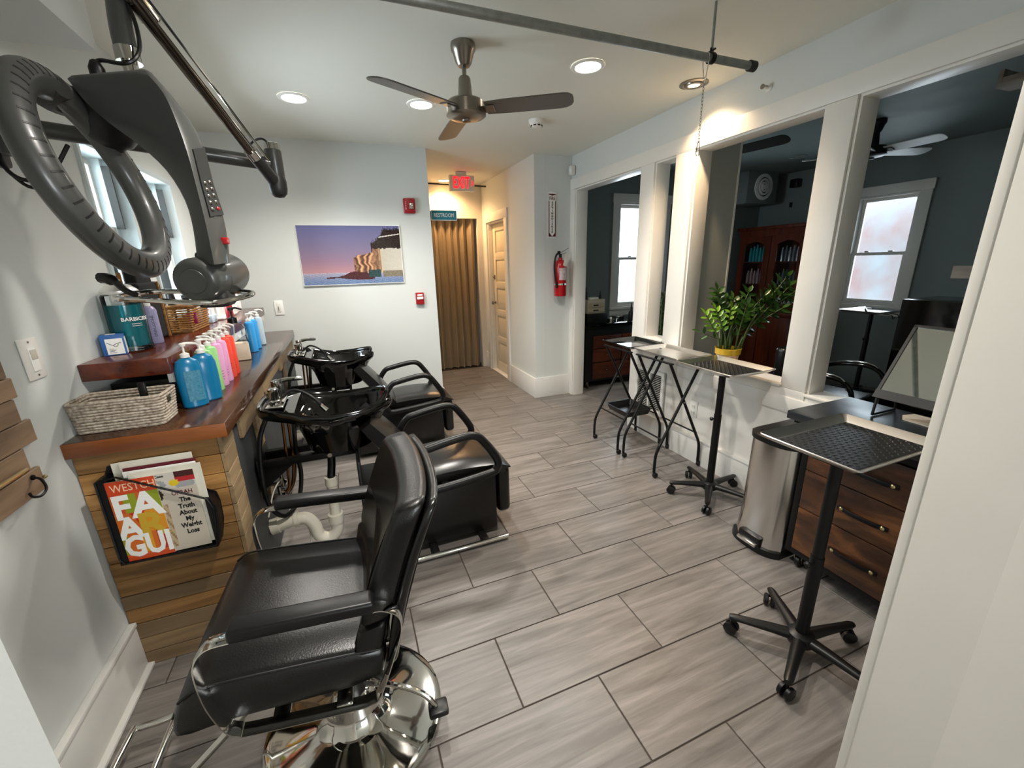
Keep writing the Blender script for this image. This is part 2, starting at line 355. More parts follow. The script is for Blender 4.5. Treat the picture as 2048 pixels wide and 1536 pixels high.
# back wall, hallway walls
sbox('wall_back', [((WX, 4.28, 0), (0.875, 4.40, CZ)), ((0.76, 4.40, 0), (0.875, 5.93, CZ))], 'wall')
sbox('wall_corridor_end', [((0.76, 5.93, 2.12), (1.935, 6.03, CZ)), ((1.86, 5.93, 0), (1.935, 6.03, 2.12)), ((0.76, 6.75, 0), (1.935, 6.85, CZ)), ((0.76, 6.03, 0), (0.80, 6.75, CZ)), ((1.90, 6.03, 0), (1.935, 6.75, CZ))], 'corr')
sbox('wall_corridor_right', [((1.935, 4.19, 0), (2.06, 5.05, CZ)), ((1.935, 5.72, 0), (2.06, 6.03, CZ)), ((1.935, 5.05, 2.04), (2.06, 5.72, CZ)), ((2.06, 4.19, 0), (2.37, 4.31, CZ)), ((2.30, 4.31, 0), (2.37, 6.03, CZ))], 'wall')
# right partition: paint above, glossy white trim from the head band down, four openings
ops = [(3.045, 4.10, 0, 2.232), (2.655, 2.885, 0.865, 2.235), (1.62, 2.475, 0.765, 2.235), (0.50, 1.477, 0.745, 2.235)]
sbox('wall_right', [((2.37, 0.32, 2.335), (2.51, 4.19, CZ))], 'wall')
px = [(2.357, 0.32, 2.233), (2.51, 4.19, 2.335)]
bxs = [((2.357, 0.32, 2.233), (2.515, 4.205, 2.335)), ((2.357, 4.10, 0), (2.515, 4.205, 2.233)), ((2.357, 2.885, 0), (2.515, 3.045, 2.233)), ((2.357, 2.475, 0.865), (2.515, 2.655, 2.233)),
       ((2.357, 2.655, 0), (2.515, 2.885, 0.865)), ((2.357, 1.477, 0.765), (2.515, 1.62, 2.233)), ((2.357, 0.32, 0.745), (2.515, 0.50, 2.233)), ((2.366, 0.32, 0), (2.515, 2.655, 0.745)), ((2.357, 1.477, 0.70), (2.515, 2.655, 0.765)), ((2.357, 2.475, .7), (2.515, 2.655, 0.87))]
sbox('trim_1', bxs, 'trim', 0.0015)
# stops inside every opening (the thin second line round each reveal)
def liner(i, y0, y1, z0, z1, sill=True):
    t = 0.014; b = [((2.372, y0, z0), (2.50, y0 + t, z1)), ((2.372, y1 - t, z0), (2.50, y1, z1)), ((2.372, y0, z1 - t), (2.50, y1, z1))]
    if sill: b.append(((2.345, y0, z0), (2.52, y1, z0 + t)))
    sbox('trim_%d' % i, b, 'trim', 0.001)
for i, (a, b, c, d) in enumerate(ops): liner(i + 2, a, b, c, d, i > 0)
sbox('trim_6', [((2.348, 0.32, 0.625), (2.37, 2.655, 0.715)), ((2.352, 0.32, 0.19), (2.368, 0.36, 0.625))], 'trim', 0.002)
sbox('baseboard_right', [((2.345, 0.34, 0.0), (2.368, 2.885, 0.185)), ((2.340, 0.34, 0.185), (2.368, 2.885, 0.20))], 'base', 0.002)
sbox('baseboard_back', [((1.93, 4.172, 0), (2.357, 4.19, 0.235)), ((1.917, 4.172, 0), (1.935, 4.95, 0.235)), ((1.917, 5.82, 0), (1.935, 5.93, 0.235)), ((0.875, 4.28, 0), (0.89, 5.93, 0.235)), ((-0.44, 4.262, 0), (0.875, 4.28, 0.235))], 'base', 0.002)
sbox('baseboard_left', [((WX, 0.32, 0), (WX + 0.02, 1.748, 0.195)), ((WX, 0.32, 0.195), (WX + 0.026, 1.748, 0.215)), ((WX, 0.32, 0), (WX + 0.042, 1.748, 0.016))], 'base', 0.003)
# ceiling soffit above the left wall
sbox('trim_7', [((WX, 0.32, 2.212), (-0.65, 2.0, CZ))], 'wall')
# front wall (the doorway the view comes through), with casings
sbox('wall_front', [((0.83, 0.0, 0), (2.37, 0.32, CZ)), ((-1.7, 0.0, 0), (-0.232, 0.32, CZ)), ((-0.245, 0.0, 2.3), (0.83, 0.32, CZ))], 'wall')
sbox('trim_8', [((0.817, 0.3065, 0), (0.83, 0.32, 2.3)), ((0.8185, 0.2, 0), (0.83, 0.308, 2.3)), ((0.8176, -0.01, 0), (0.83, 0.3055, 2.3)), ((0.8172, -0.01, 0), (0.83, 0.203, 2.3)), ((-0.245, -0.01, 2.285), (0.83, 0.32, 2.3))], 'trim', 0.0015)
sbox('trim_12', [((0.866, 0.32, 0), (0.95, 0.335, 2.4)), ((-0.36, 0.32, 0), (-0.275, 0.335, 2.4)), ((-0.36, 0.32, 2.31), (0.95, 0.335, 2.4))], 'trim', 0.0015)
sbox('baseboard_front', [((0.95, 0.32, 0), (2.345, 0.34, 0.19)), ((-0.93, 0.32, 0), (-0.36, 0.34, 0.19))], 'base', 0.003)
# front room behind the camera
sbox('wall_front_room', [((-1.7, -4.1, 0), (3.4, -4.0, 0.7)), ((-1.7, -4.1, 2.45), (3.4, -4.0, CZ)), ((-1.7, -4.1, 0.7), (1.3, -4.0, 2.45)), ((2.9, -4.1, 0.7), (3.4, -4.0, 2.45)), ((-1.7, -4.0, 0), (-1.6, 0.0, CZ)), ((2.9, -4.0, 0), (3.0, 0.1, CZ))], 'wall')
# second room
sbox('wall_far', [((5.65, 0.1, 0), (5.80, 2.75, CZ)), ((5.65, 3.33, 0), (5.80, 4.7, CZ)), ((5.65, 2.75, 0), (5.80, 3.33, 0.95)), ((5.65, 2.75, 2.13), (5.80, 3.33, CZ)), ((2.515, 0.1, 0), (5.8, 0.2, CZ))], 'wall2')
sbox('wall_far_back', [((2.37, 4.6, 0), (3.28, 4.72, CZ)), ((3.95, 4.6, 0), (5.80, 4.72, CZ)), ((3.28, 4.6, 0), (3.95, 4.72, 0.93)), ((3.28, 4.6, 2.19), (3.95, 4.72, CZ)), ((2.37, 4.2, 0), (2.515, 4.6, CZ))], 'wall2')
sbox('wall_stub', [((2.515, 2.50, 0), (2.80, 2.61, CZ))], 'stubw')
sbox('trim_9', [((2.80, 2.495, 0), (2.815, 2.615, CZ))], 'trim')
sbox('baseboard_far', [((5.63, 0.2, 0), (5.65, 4.6, 0.22)), ((2.515, 4.58, 0), (5.65, 4.6, 0.22)), ((5.635, 0.2, 0.80), (5.65, 2.65, 0.85)), ((5.635, 3.43, 0.80), (5.65, 4.6, 0.85))], 'wall2', 0.002)
def window_room2(i, axis, p, a, b, z0, z1, cw=0.10):
    """axis 'x': wall plane x=p, opening a..b along y; axis 'y': plane y=p, opening along x; room on the smaller side"""
    def B(u0, u1, d0, d1, zz0, zz1):
        return ((p + d0, u0, zz0), (p + d1, u1, zz1)) if axis == 'x' else ((u0, p + d0, zz0), (u1, p + d1, zz1))
    w = sbox('window_%d' % i, [B(a - cw, a, -.018, 0, z0 - .02, z1 + cw), B(b, b + cw, -.018, 0, z0 - .02, z1 + cw), B(a - cw - .01, b + cw + .01, -.022, 0, z1, z1 + cw), B(a - cw - .01, b + cw + .01, -.05, .0, z0 - .03, z0),
        B(a - cw, b + cw, -.015, 0, z0 - .11, z0 - .03), B(a, a + .02, 0, .12, z0, z1), B(b - .02, b, 0, .12, z0, z1), B(a, b, 0, .12, z0, z0 + .02), B(a, b, 0, .12, z1 - .02, z1)], 'trim', 0.002)
    zm = (z0 + z1) / 2 - 0.03
    for nm, s0, s1, d in (('upper_sash', zm - .015, z1 - .02, .075), ('lower_sash', z0 + .02, zm + .02, .045)):
        bm = BM(); s = .035
        for q in (B(a + .02, a + .02 + s, d - .014, d + .014, s0, s1), B(b - .02 - s, b - .02, d - .014, d + .014, s0, s1), B(a + .02, b - .02, d - .014, d + .014, s0, s0 + s), B(a + .02, b - .02, d - .014, d + .014, s1 - s, s1)): box(bm, q[0], q[1], .002)
        part(nm, bm, 'trim', w)
        bm = BM(); q = B(a + .02 + s, b - .02 - s, d - .002, d + .002, s0 + s, s1 - s); box(bm, q[0], q[1]); part('pane', bm, 'pane', w)
    bm = BM()
    for f in (.3, .7): q = B(a + (b - a) * f - .02, a + (b - a) * f + .02, .02, .06, zm + .02, zm + .035); box(bm, q[0], q[1], .004)
    part('sash_lock', bm, 'nickel', w)
window_room2(3, 'x', 5.65, 2.75, 3.33, 0.95, 2.13)
window_room2(4, 'y', 4.6, 3.28, 3.95, 0.93, 2.19)
# pale washed brick wall of the building next door, seen through the far window
brickm = mat('washed_brick', '#cdd8de', 0.8, col2='#c79a92', vscale=1.6, bump=0.8, bscale=14)
bm = BM(); box(bm, (6.9, 0.4, -0.2), (7.1, 6.4, 4.5)); nb = struct('wall_outside', bm, brickm)
# door in the hallway
bxs = [((1.915, 4.95, 0), (1.937, 5.05, 2.13)), ((1.915, 5.72, 0), (1.937, 5.82, 2.13)), ((1.913, 4.94, 2.04), (1.937, 5.83, 2.15)), ((1.937, 5.05, 0), (2.06, 5.07, 2.04)), ((1.937, 5.70, 0), (2.06, 5.72, 2.04)), ((1.937, 5.05, 2.02), (2.06, 5.72, 2.04)), ((1.93, 5.05, 0), (2.06, 5.72, 0.012))]
sbox('trim_10', bxs, 'trim', 0.003)
d1 = sbox('door_1', [((2.015, 5.07, 0.015), (2.03, 5.70, 2.02))], 'door')
st = [(5.07, 5.16), (5.61, 5.70)]
bm = BM()
for a, b in st: box(bm, (2.0, a, .015), (2.02, b, 2.02), .002)
rz = [0.015, 0.42, 0.80, 1.18, 1.56, 1.93]
for k, z in enumerate(rz): box(bm, (2.0, 5.16, z), (2.02, 5.61, z + (0.12 if k == 0 else 0.09)), .002)
part('stile_and_rail_frame', bm, 'door', d1)
for k in range(5):
    bm = BM(); z0 = rz[k] + (0.14 if k == 0 else 0.11); z1 = rz[k + 1] - 0.02; box(bm, (2.008, 5.18, z0), (2.016, 5.59, z1), .004); part('panel', bm, 'door', d1)
bm = BM(); lathe(bm, [(.022, 0), (.022, .004), (.008, .008), (.008, .03), (.022, .036), (.024, .05), (.012, .058)], 14, (2.0, 5.655, 0.98), (-1, 0, 0)); part('door_handle', bm, 'nickel', d1)
bm = BM(); box(bm, (1.99, 5.64, 1.30), (2.0, 5.67, 1.36), .003); cyl(bm, (2.0, 5.655, 1.33), (1.975, 5.655, 1.33), .012, 12); part('deadbolt', bm, 'nickel', d1)
# ================================================================== COUNTER
cb = thing('wash_counter', 'long counter clad in reclaimed planks with a thick polished wooden top, along the left wall', 'counter', (-0.70, 3.0, 0))
bm = BM(); box(bm, (-0.925, 1.765, 0.0), (-0.515, 4.258, 0.918)); part('body', bm, 'slate', cb, True)
bm = BM(); box(bm, (-0.515, 1.92, 0.02), (-0.505, 4.258, 0.86)); part('dark_panel', bm, 'slate', cb, True)
bm = BM(); box(bm, (-0.928, 1.725, 0.920), (-0.466, 4.27, 0.975), 0.003)
top = part('countertop', bm, 'counter', cb, True)
bm = BM(); box(bm, (-0.929, 1.722, 0.921), (-0.465, 1.7255, 0.9735), 0.001); part('sawn_edge', bm, 'slabend', top, True)
z = 0.0; k = 0
random.seed(3)
while z < 0.915:
    h = random.choice([0.062, 0.07, 0.078]); h = min(h, 0.918 - z)
    if 0.918 - z - h < 0.03: h = 0.918 - z
    bm = BM(); box(bm, (-0.926, 1.748 + random.uniform(-.002, .002), z + 0.0012), (-0.509, 1.765, z + h - 0.0012), 0.0015, 1); part('plank', bm, 'plankend2' if random.random() < .38 else 'plank', cb, True)
    if k % 3 == 1:
        pass
    bm = BM(); box(bm, (-0.508, 1.748, z + 0.0012), (-0.492 + random.uniform(-.002, .001), 1.905, z + h - 0.0012), 0.0015, 1); part('plank', bm, 'plankend', cb, True)
    z += h; k += 1
for y0, y1, z0, z1 in ((2.02, 2.62, 0.80, 0.918), (2.62, 3.35, 0.84, 0.918), (3.35, 4.25, 0.80, 0.918), (2.30, 2.42, 0.36, 0.80), (3.50, 3.66, 0.40, 0.80), (2.66, 2.86, 0.74, 0.84)):
    bm = BM(); box(bm, (-0.505, y0 + .002, z0), (-0.489, y1 - .002, z1 - .001), 0.002, 1); part('plank', bm, 'plankend', cb, True)
# raised shelf on the counter
sh = thing('raised_shelf', 'dark red-brown raised shelf along the wall on top of the counter', 'shelf', (-0.80, 3.0, 0.975))
bm = BM(); box(bm, (-0.928, 1.944, 1.133), (-0.66, 4.2, 1.197), 0.002); part('shelf_board', bm, 'shelfw', sh, True)
bm = BM(); box(bm, (-0.70, 2.02, 1.083), (-0.664, 4.15, 1.131), 0.002); part('front_rail', bm, 'white', sh, True, 'white front rail under the shelf')
bm = BM(); box(bm, (-0.92, 2.10, 0.976), (-0.70, 4.10, 1.083), 0.002); part('dark_box_base', bm, 'black', sh, True)
# grey rope basket
def basket(name, label, a, b, z0, z1, m, mat2, pitch=0.0105, rr=0.0055, flare=0.01, handle=None, group=None):
    t = thing(name, label, 'basket', ((a[0] + b[0]) / 2, (a[1] + b[1]) / 2, z0))
    n = int((z1 - z0) / pitch); hz = None
    for k in range(n):
        zz = z0 + rr + k * pitch; f = flare * k / n
        bm = BM(); x0, y0, x1, y1 = a[0] - f, a[1] - f, b[0] + f, b[1] + f
        pts = [(x, y, zz + random.uniform(-.0008, .0008)) for x, y in rrect(x1 - x0, y1 - y0, 0.018, 3, (x0 + x1) / 2, (y0 + y1) / 2)]
        if handle and handle[0] < k < handle[1]:
            # leave the hand hole open on the right side
            ym = (y0 + y1) / 2; pts = [p for p in pts]
            i0 = max(range(len(pts)), key=lambda i: (pts[i][0] > x1 - 0.001) * 10 + pts[i][1] if pts[i][0] > x1 - 0.001 else -9)
            pts = pts[i0:] + pts[:i0]
            hw = 0.03
            # i0 is the upper right end; path goes round and comes back up the right side
            seq = [(x1, ym + hw, zz)] + pts + [(x1, ym - hw, zz)]
            tube(bm, seq, rr, 6)
        else: tube(bm, pts, rr, 6, closed=True)
        part('woven_strand', bm, m, t, True)
    bm = BM(); box(bm, (a[0] + .003, a[1] + .003, z0 + .001), (b[0] - .003, b[1] - .003, z0 + .006)); part('base', bm, mat2, t, True)
    return t
basket('rope_basket', 'grey and cream rope basket at the near end of the counter, under the raised shelf', (-0.918, 1.803), (-0.668, 1.94), 0.976, 1.098, 'rope', 'greyd', handle=(5, 9))
tb = BM(); box(tb, (-0.745, 1.868, 1.06), (-0.722, 1.882, 1.125), .003); solo('comb_handle', tb, 'black', 'black handle poking out of the grey rope basket', 'comb')
# wicker basket on shelf
def wicker():
    t = thing('wicker_basket', 'tan wicker basket of small hair tools on the raised shelf', 'basket', (-0.83, 2.85, 1.198))
    a, b, z0, z1 = (-0.915, 2.70), (-0.775, 3.02), 1.198, 1.335
    for k in range(11):
        bm = BM(); zz = z0 + .006 + k * .0122; f = .012 * k / 11; pts = []
        base = rrect(b[0] - a[0] + 2 * f, b[1] - a[1] + 2 * f, .02, 2, (a[0] + b[0]) / 2, (a[1] + b[1]) / 2); P = []
        for i in range(len(base)):
            p, q = base[i], base[(i + 1) % len(base)]; L = math.hypot(q[0] - p[0], q[1] - p[1]); m = max(1, int(L / .019))
            for s in range(m): P.append((p[0] + (q[0] - p[0]) * s / m, p[1] + (q[1] - p[1]) * s / m))
        cx, cy = (a[0] + b[0]) / 2, (a[1] + b[1]) / 2
        P = [(cx + (x - cx) * (1 + (.035 if (i + k) % 2 else -.035)), cy + (y - cy) * (1 + (.018 if (i + k) % 2 else -.018)), zz) for i, (x, y) in enumerate(P)]
        tube(bm, P, .0048, 6, closed=True); part('woven_strand', bm, 'wick', t, True)
    bm = BM(); tube(bm, [(x, y, z1 + .003) for x, y in rrect(b[0] - a[0] + .03, b[1] - a[1] + .03, .025, 3, (a[0] + b[0]) / 2, (a[1] + b[1]) / 2)], .008, 7, closed=True); part('rim', bm, 'wick', t, True)
    bm = BM(); box(bm, (a[0], a[1], z0), (b[0], b[1], z0 + .005)); part('base', bm, 'wick', t, True)
wicker()
for k, (x, y, h, m, lab) in enumerate(((-0.86, 2.78, .20, 'black', 'black round hair brush standing highest in the wicker basket'), (-0.82, 2.86, .175, 'greyd', 'dark grey comb handle standing in the wicker basket'), (-0.85, 2.95, .18, 'redd', 'red handled brush standing in the wicker basket'))):
    t = thing('hair_brush', lab, 'brush', (x, y, 1.205)); bm = BM(); cyl(bm, (0, 0, 0), (.004, 0, h * .6), .006, 8, .005); part('handle', bm, m, t)
    bm = BM(); lathe(bm, [(.006, h * .6), (.018, h * .68), (.020, h * .85), (.016, h * .97), (.004, h)], 12); part('bristle_head', bm, 'black', t)
bm = BM(); box(bm, (-.80, 2.735, 1.24), (-.752, 2.75, 1.30), .004); 
solo('hair_clip', bm, mat('magenta_clip', '#8d1746', .3), 'magenta hair clip hooked over the wicker basket', 'clip')
# black cloth and mirror-like tool rack standing behind the jar
bm = BM(); box(bm, (-.915, 2.40, 1.199), (-.85, 2.66, 1.47), .018, 4); box(bm, (-.91, 2.42, 1.40), (-.86, 2.60, 1.55), .018, 4); solo('folded_apron', bm, 'black_cloth', 'black cloth apron bunched upright behind the blue jar', 'apron')
bm = BM(); box(bm, (-.852, 2.60, 1.199), (-.842, 2.612, 1.47), .002); solo('bamboo_stick', bm, 'wick', 'thin tan bamboo stick leaning beside the black cloth', 'stick')
bm = BM(); box(bm, (-.902, 2.36, 1.36), (-.89, 2.372, 1.515), .002); solo('wooden_comb', bm, 'bronze', 'brown wooden comb sticking up behind the disinfectant jar', 'comb')
# disinfectant jar
jar = thing('disinfectant_jar', 'tall round jar of blue-green disinfectant with a steel lid on the raised shelf', 'jar', (-0.856, 2.225, 1.198))
liq = mat('teal_liquid', '#0f8d98', 0.05, trans=0.55, ior=1.33, coat=.3)
bm = BM(); lathe(bm, [(.055, 0), (.068, .006), (.066, .02), (.066, .022)], 28); part('foot', bm, 'pane', jar)
bm = BM(); lathe(bm, [(.059, .022), (.0605, .03), (.0605, .188), (.059, .190)], 28); part('liquid', bm, liq, jar)
bm = BM(); lathe(bm, [(.064, .0225), (.0645, .03), (.0645, .225), (.055, .238)], 28, cap=False); part('glass_wall', bm, 'pane', jar)
bm = BM(); lathe(bm, [(.060, .232), (.062, .236), (.062, .246), (.056, .254), (.050, .258), (.040, .268), (.012, .276), (.010, .284), (.013, .290), (.004, .294)], 28); part('lid', bm, 'alum', jar)
part('brand_lettering', text_bm('BARBICIDE', .021, (0, 0, .132), (1, 0, 0), (0, 0, 1), .0006, .0004, bend=(.0652, -.72)), 'whitep', jar)
bm = BM()
for k, z in enumerate((.113, .105)):
    for q in range(8):
        a = -1.0 + q * .07; box(bm, (-.0015, -.0003, -.0012), (.0015, .0003, .0012), mtx=Matrix.Translation((math.cos(a) * .0653, math.sin(a) * .0653, z)) @ Matrix.Rotation(a + PI / 2, 4, 'Z'))
part('small_print', bm, 'whitep', jar)
# glasses box
gb = thing('glasses_box', 'small blue and white box printed with glasses, on the near end of raised shelf', 'box', (-0.882, 2.128, 1.198), 0.28)
bm = BM(); box(bm, (-.036, -.022, 0), (.036, .022, .082), .001); part('carton', bm, mat('blue_card', '#2d5f9e', .5), gb)
bm = BM(); box(bm, (-.022, -.0232, .004), (.030, -.022, .066)); box(bm, (.036, -.018, .004), (.0372, .018, .07)); box(bm, (-.018, -.016, .082), (.012, .016, .0828)); part('white_panel', bm, 'whitep', gb)
bm = BM(); tube(bm, [(-.018, -.0238, .052), (-.008, -.0238, .044), (0, -.0238, .040), (.010, -.0238, .046), (.025, -.0238, .049)], .0009, 5, sm=3); tube(bm, [(0, -.0238, .040), (.004, -.0238, .035), (.012, -.0238, .036), (.015, -.0238, .044)], .0009, 5, sm=3)
for q in range(4): box(bm, (-.016, -.0238, .010 + q * .005), (.006 - (q % 2) * .005, -.0232, .0115 + q * .005))
part('glasses_drawing', bm, 'ink', gb)
# grey spray can behind the jar
sc = thing('spray_bottle', 'grey-blue and pink bottle with a white cap just behind the blue jar', 'bottle', (-0.832, 2.385, 1.198))
bm = BM(); lathe(bm, [(.026, 0), (.028, .004), (.028, .150), (.020, .165), (.011, .170)], 20); part('body', bm, mat('blue_grey_print', '#6f83a6', .35, col2='#a58fae', vscale=9, stretch=(1, 1, 1)), sc)
bm = BM(); lathe(bm, [(.012, .170), (.012, .200), (.007, .204)], 14); part('cap', bm, 'white', sc)
part('lettering', text_bm('SMOOTHING', .016, (.0288 * math.cos(-1.1), .0288 * math.sin(-1.1), .08), (0, 0, -1), (math.sin(1.1), math.cos(1.1), 0)), 'ink', sc)
# ---------------------------------------------------------------- bottles
def bottle(label, loc, bodym, capm, prof, pump='white', rz=0, group=None, ell=1.0, name='pump_bottle', labelband=None, neck=.011, ph=.04, spout=.035, gr=1.0, gz=1.0):
    t = thing(name, label, 'bottle', loc, rz, group)
    prof = [(r * gr, z * gz) for r, z in prof]; H = prof[-1][1]
    bm = BM(); lathe(bm, prof, 20, mtx=Matrix.Diagonal((1, ell, 1, 1))); part('body', bm, bodym, t)
    if pump:
        bm = BM(); lathe(bm, [(neck + .003, H), (neck + .003, H + .014), (neck * .7, H + .018), (.004, H + .02), (.004, H + ph), (.010, H + ph), (.0115, H + ph + .010), (.006, H + ph + .013)], 14); 
        tube(bm, [(0, 0, H + ph + .008), (.015, 0, H + ph + .010), (spout, 0, H + ph + .004), (spout + .004, 0, H + ph - .004)], [.0055, .005, .004, .003], 7, sm=2); part('pump', bm, capm, t)
    if labelband:
        m, z0, z1, r = labelband
        bm = BM(); n = 9; a0 = -2.1; 
        rings = [[Vector((r * math.cos(a0 + 1.3 * k / n), ell * r * math.sin(a0 + 1.3 * k / n), zz)) for k in range(n + 1)] for zz in (z0, z1)]
        R2 = [[bm.verts.new(p) for p in q] for q in rings]
        for k in range(n): bm.faces.new((R2[0][k], R2[0][k + 1], R2[1][k + 1], R2[1][k]))
        part('label', bm, m, t)
    return t
blue = mat('blue_bottle', '#0b6f9c', .28, coat=.2); green = mat('mint_bottle', '#9bd48a', .4); pink = mat('pink_bottle', '#e7a6cf', .4); orange = mat('coral_bottle', '#f2503c', .4)
sky = mat('sky_blue_bottle', '#2f8fce', .35); bl_lab = mat('pale_blue_label', '#2b6d8a', .5, col2='#4f8ba3', vscale=120)
pb = [(.030, 0), (.040, .006), (.041, .02), (.043, .10), (.042, .135), (.034, .158), (.016, .168), (.013, .17)]
bottle('near dark blue pump bottle with a printed back label, first in the front row', (-0.622, 2.005, .975), blue, 'white', pb, rz=.5, ell=.62, labelband=(bl_lab, .030, .155, .0485), spout=.045, gr=1.1, gz=1.22, neck=.013, ph=.045)
bottle('second dark blue pump bottle, half hidden behind the first one', (-0.590, 2.085, .975), blue, 'white', pb, rz=.5, ell=.62, spout=.045, gr=1.1, gz=1.22, neck=.013, ph=.045)
ps = [(.026, 0), (.029, .004), (.029, .158), (.026, .168), (.015, .172), (.013, .176)]
row = [(green, 2.165, 'mint green pump bottle, nearer of the two green ones'), (green, 2.255, 'mint green pump bottle, farther of the two green ones'), (pink, 2.345, 'pink pump bottle, nearer of the two pink ones'),
       (pink, 2.435, 'pink pump bottle, farther of the two pink ones'), (orange, 2.515, 'coral red pump bottle, nearer of the two coral ones'), (orange, 2.60, 'coral red pump bottle, farther and last in the coloured row')]
for m, y, lab in row:
    t = bottle(lab, (-0.606, y, .975), m, 'white', ps, rz=random.uniform(-.2, .5), group='coloured pump bottles in a row on the counter', spout=.04, gr=1.08, gz=1.2, ph=.045)
    bm = BM(); 
    for q in range(5):
        for j in range(4):
            a = -1.75 + q * .10 + (.03 if j % 2 else 0) ; zz = .035 + j * .013
            if random.random() < .8: box(bm, (-.001, -.0003, -.0008), (.001 + random.random() * .001, .0003, .0008), mtx=Matrix.Rotation(-t.rotation_euler[2], 4, 'Z') @ Matrix.Translation((math.cos(a + .55) * .0316, math.sin(a + .55) * .0316, zz)) @ Matrix.Rotation(a + .55 + PI / 2, 4, 'Z'))
    box(bm, (-.006, -.0003, -.0015), (.006, .0003, .0015), mtx=Matrix.Rotation(-t.rotation_euler[2], 4, 'Z') @ Matrix.Translation((math.cos(-1.2) * .0316, math.sin(-1.2) * .0316, .125)) @ Matrix.Rotation(-1.2 + PI / 2, 4, 'Z'))
    part('print', bm, 'ink', t)
# clear soap bottle, black pump
t = thing('soap_dispenser', 'clear square pump bottle with a black pump, half full of cream soap', 'bottle', (-0.645, 2.98, .975), .2); t.scale = (1.3, 1.1, 1.3)
bm = BM(); box(bm, (-.045, -.035, .001), (.045, .035, .085), .008); part('soap', bm, mat('cream_soap', '#e3cdb4', .4), t)
bm = BM(); skin(bm, [[Vector((x, y, z)) for x, y in rrect(a, b, r, 3)] for a, b, r, z in ((.094, .074, .008, .086), (.094, .074, .01, .15), (.07, .06, .02, .168), (.03, .03, .012, .178))], cap=False); part('clear_upper_wall', bm, 'pane', t)
bm = BM(); lathe(bm, [(.019, .176), (.019, .20), (.008, .205), (.005, .21), (.005, .235), (.012, .236), (.012, .246), (.004, .25)], 14); tube(bm, [(0, 0, .243), (.02, 0, .246), (.045, 0, .236)], .0045, 7, sm=2); part('pump', bm, 'black', t)
bm = BM(); tube(bm, [(0, 0, .178), (-.005, 0, .12), (-.02, 0, .06)], .003, 6, sm=2); part('dip_tube', bm, 'white', t)
pt = [(.024, 0), (.028, .004), (.028, .19), (.022, .202), (.012, .207)]
bottle('sky blue pump bottle just behind the clear soap bottle', (-0.615, 3.25, .975), sky, 'white', pt, rz=.3, group='tall sky blue bottles past the soap')
bottle('sky blue pump bottle with a white pump, second past the soap bottle', (-0.615, 3.38, .975), sky, 'white', pt, rz=.1, group='tall sky blue bottles past the soap')
bottle('pale blue-grey bottle at the far end of the bottle row', (-0.61, 3.55, .975), mat('pale_blue_bottle', '#a6b9c6', .4), 'white', pt, rz=.2)
# small containers on the shelf past the wicker basket
whiteb = mat('white_jar', '#dfe6e8', .35); pale = mat('pale_blue_tub', '#bfd6e6', .4)
bm = BM(); box(bm, (-.90, 3.12, 1.198), (-.78, 3.24, 1.245), .006); solo('storage_tub', bm, pale, 'pale blue low plastic tub past the wicker basket', 'tub')
bm = BM(); box(bm, (-.905, 3.14, 1.246), (-.80, 3.22, 1.30), .003); solo('glove_box', bm, mat('blue_white_card', '#a9c4e0', .5, col2='#f0f0f2', vscale=20), 'blue and white glove box stacked on the pale tub', 'box')
bm = BM(); box(bm, (-.90, 3.30, 1.198), (-.76, 3.72, 1.212), .004); solo('white_tray', bm, 'white', 'long white tray holding small bottles on the raised shelf', 'tray')
for k, (x, y, h, r, m, lab) in enumerate(((-.84, 3.34, .105, .026, 'white', 'white square jar first on the white tray'), (-.80, 3.42, .135, .020, 'white', 'white slim bottle second on the white tray'), (-.86, 3.46, .15, .018, 'redd', 'dark red lidded bottle at the back of the white tray'), (-.80, 3.52, .125, .024, 'white', 'white bottle in the middle of the white tray'), (-.85, 3.60, .16, .024, 'whitep', 'tall white bottle near the far end of the white tray'), (-.79, 3.66, .14, .022, 'white', 'white bottle last on the white tray'))):
    bm = BM(); lathe(bm, [(r, 0), (r, h * .72), (r * .5, h * .8), (r * .5, h)], 14, (x, y, 1.212)); solo('small_bottle', bm, m, lab, 'bottle', 'small bottles on the white tray')
for k, (y, lab) in enumerate(((3.82, 'white pump bottle on the raised shelf, nearer of the far pair'), (3.95, 'white pump bottle at the far end of the raised shelf'))):
    bottle(lab, (-.80, y, 1.198), 'whitep', 'white', [(.026, 0), (.028, .004), (.028, .11), (.02, .125), (.012, .13)], rz=.2, group='white pump bottles at the far end of the shelf')
bm = BM(); lathe(bm, [(.022, 0), (.022, .10), (.012, .12), (.012, .16)], 14, (-.70, 3.2, 1.198)); solo('dark_bottle', bm, 'redd', 'dark red slim bottle at the shelf edge above the soap bottle', 'bottle')
# ---------------------------------------------------------------- magazine rack on the counter end
mr = thing('magazine_rack', 'black mesh magazine holder screwed to the plank end of the counter', 'magazine rack', (-0.71, 1.748, .50))
bm = BM(); prism(bm, [(-.848, .515), (-.60, .505), (-.560, .52), (-.545, .58), (-.542, .66), (-.548, .70), (-.57, .715), (-.70, .80), (-.745, .865), (-.80, .872), (-.84, .868), (-.855, .83)], 'xz', 1.742, 1.747); part('back_plate', bm, 'blackm', mr, True)
bm = BM(); prism(bm, [(-.862, .835), (-.862, .515), (-.846, .508), (-.838, .515), (-.838, .845)], 'xz', 1.690, 1.742); part('left_side', bm, 'blackm', mr, True)
bm = BM(); prism(bm, [(-.862, .506), (-.566, .498), (-.566, .506), (-.862, .514)], 'xz', 1.686, 1.742); part('bottom', bm, 'blackm', mr, True)
bm = BM(); prism(bm, [(-.572, .506), (-.562, .506), (-.548, .56), (-.542, .66), (-.556, .70), (-.572, .705)], 'xz', 1.690, 1.742); part('right_side', bm, 'blackm', mr, True)
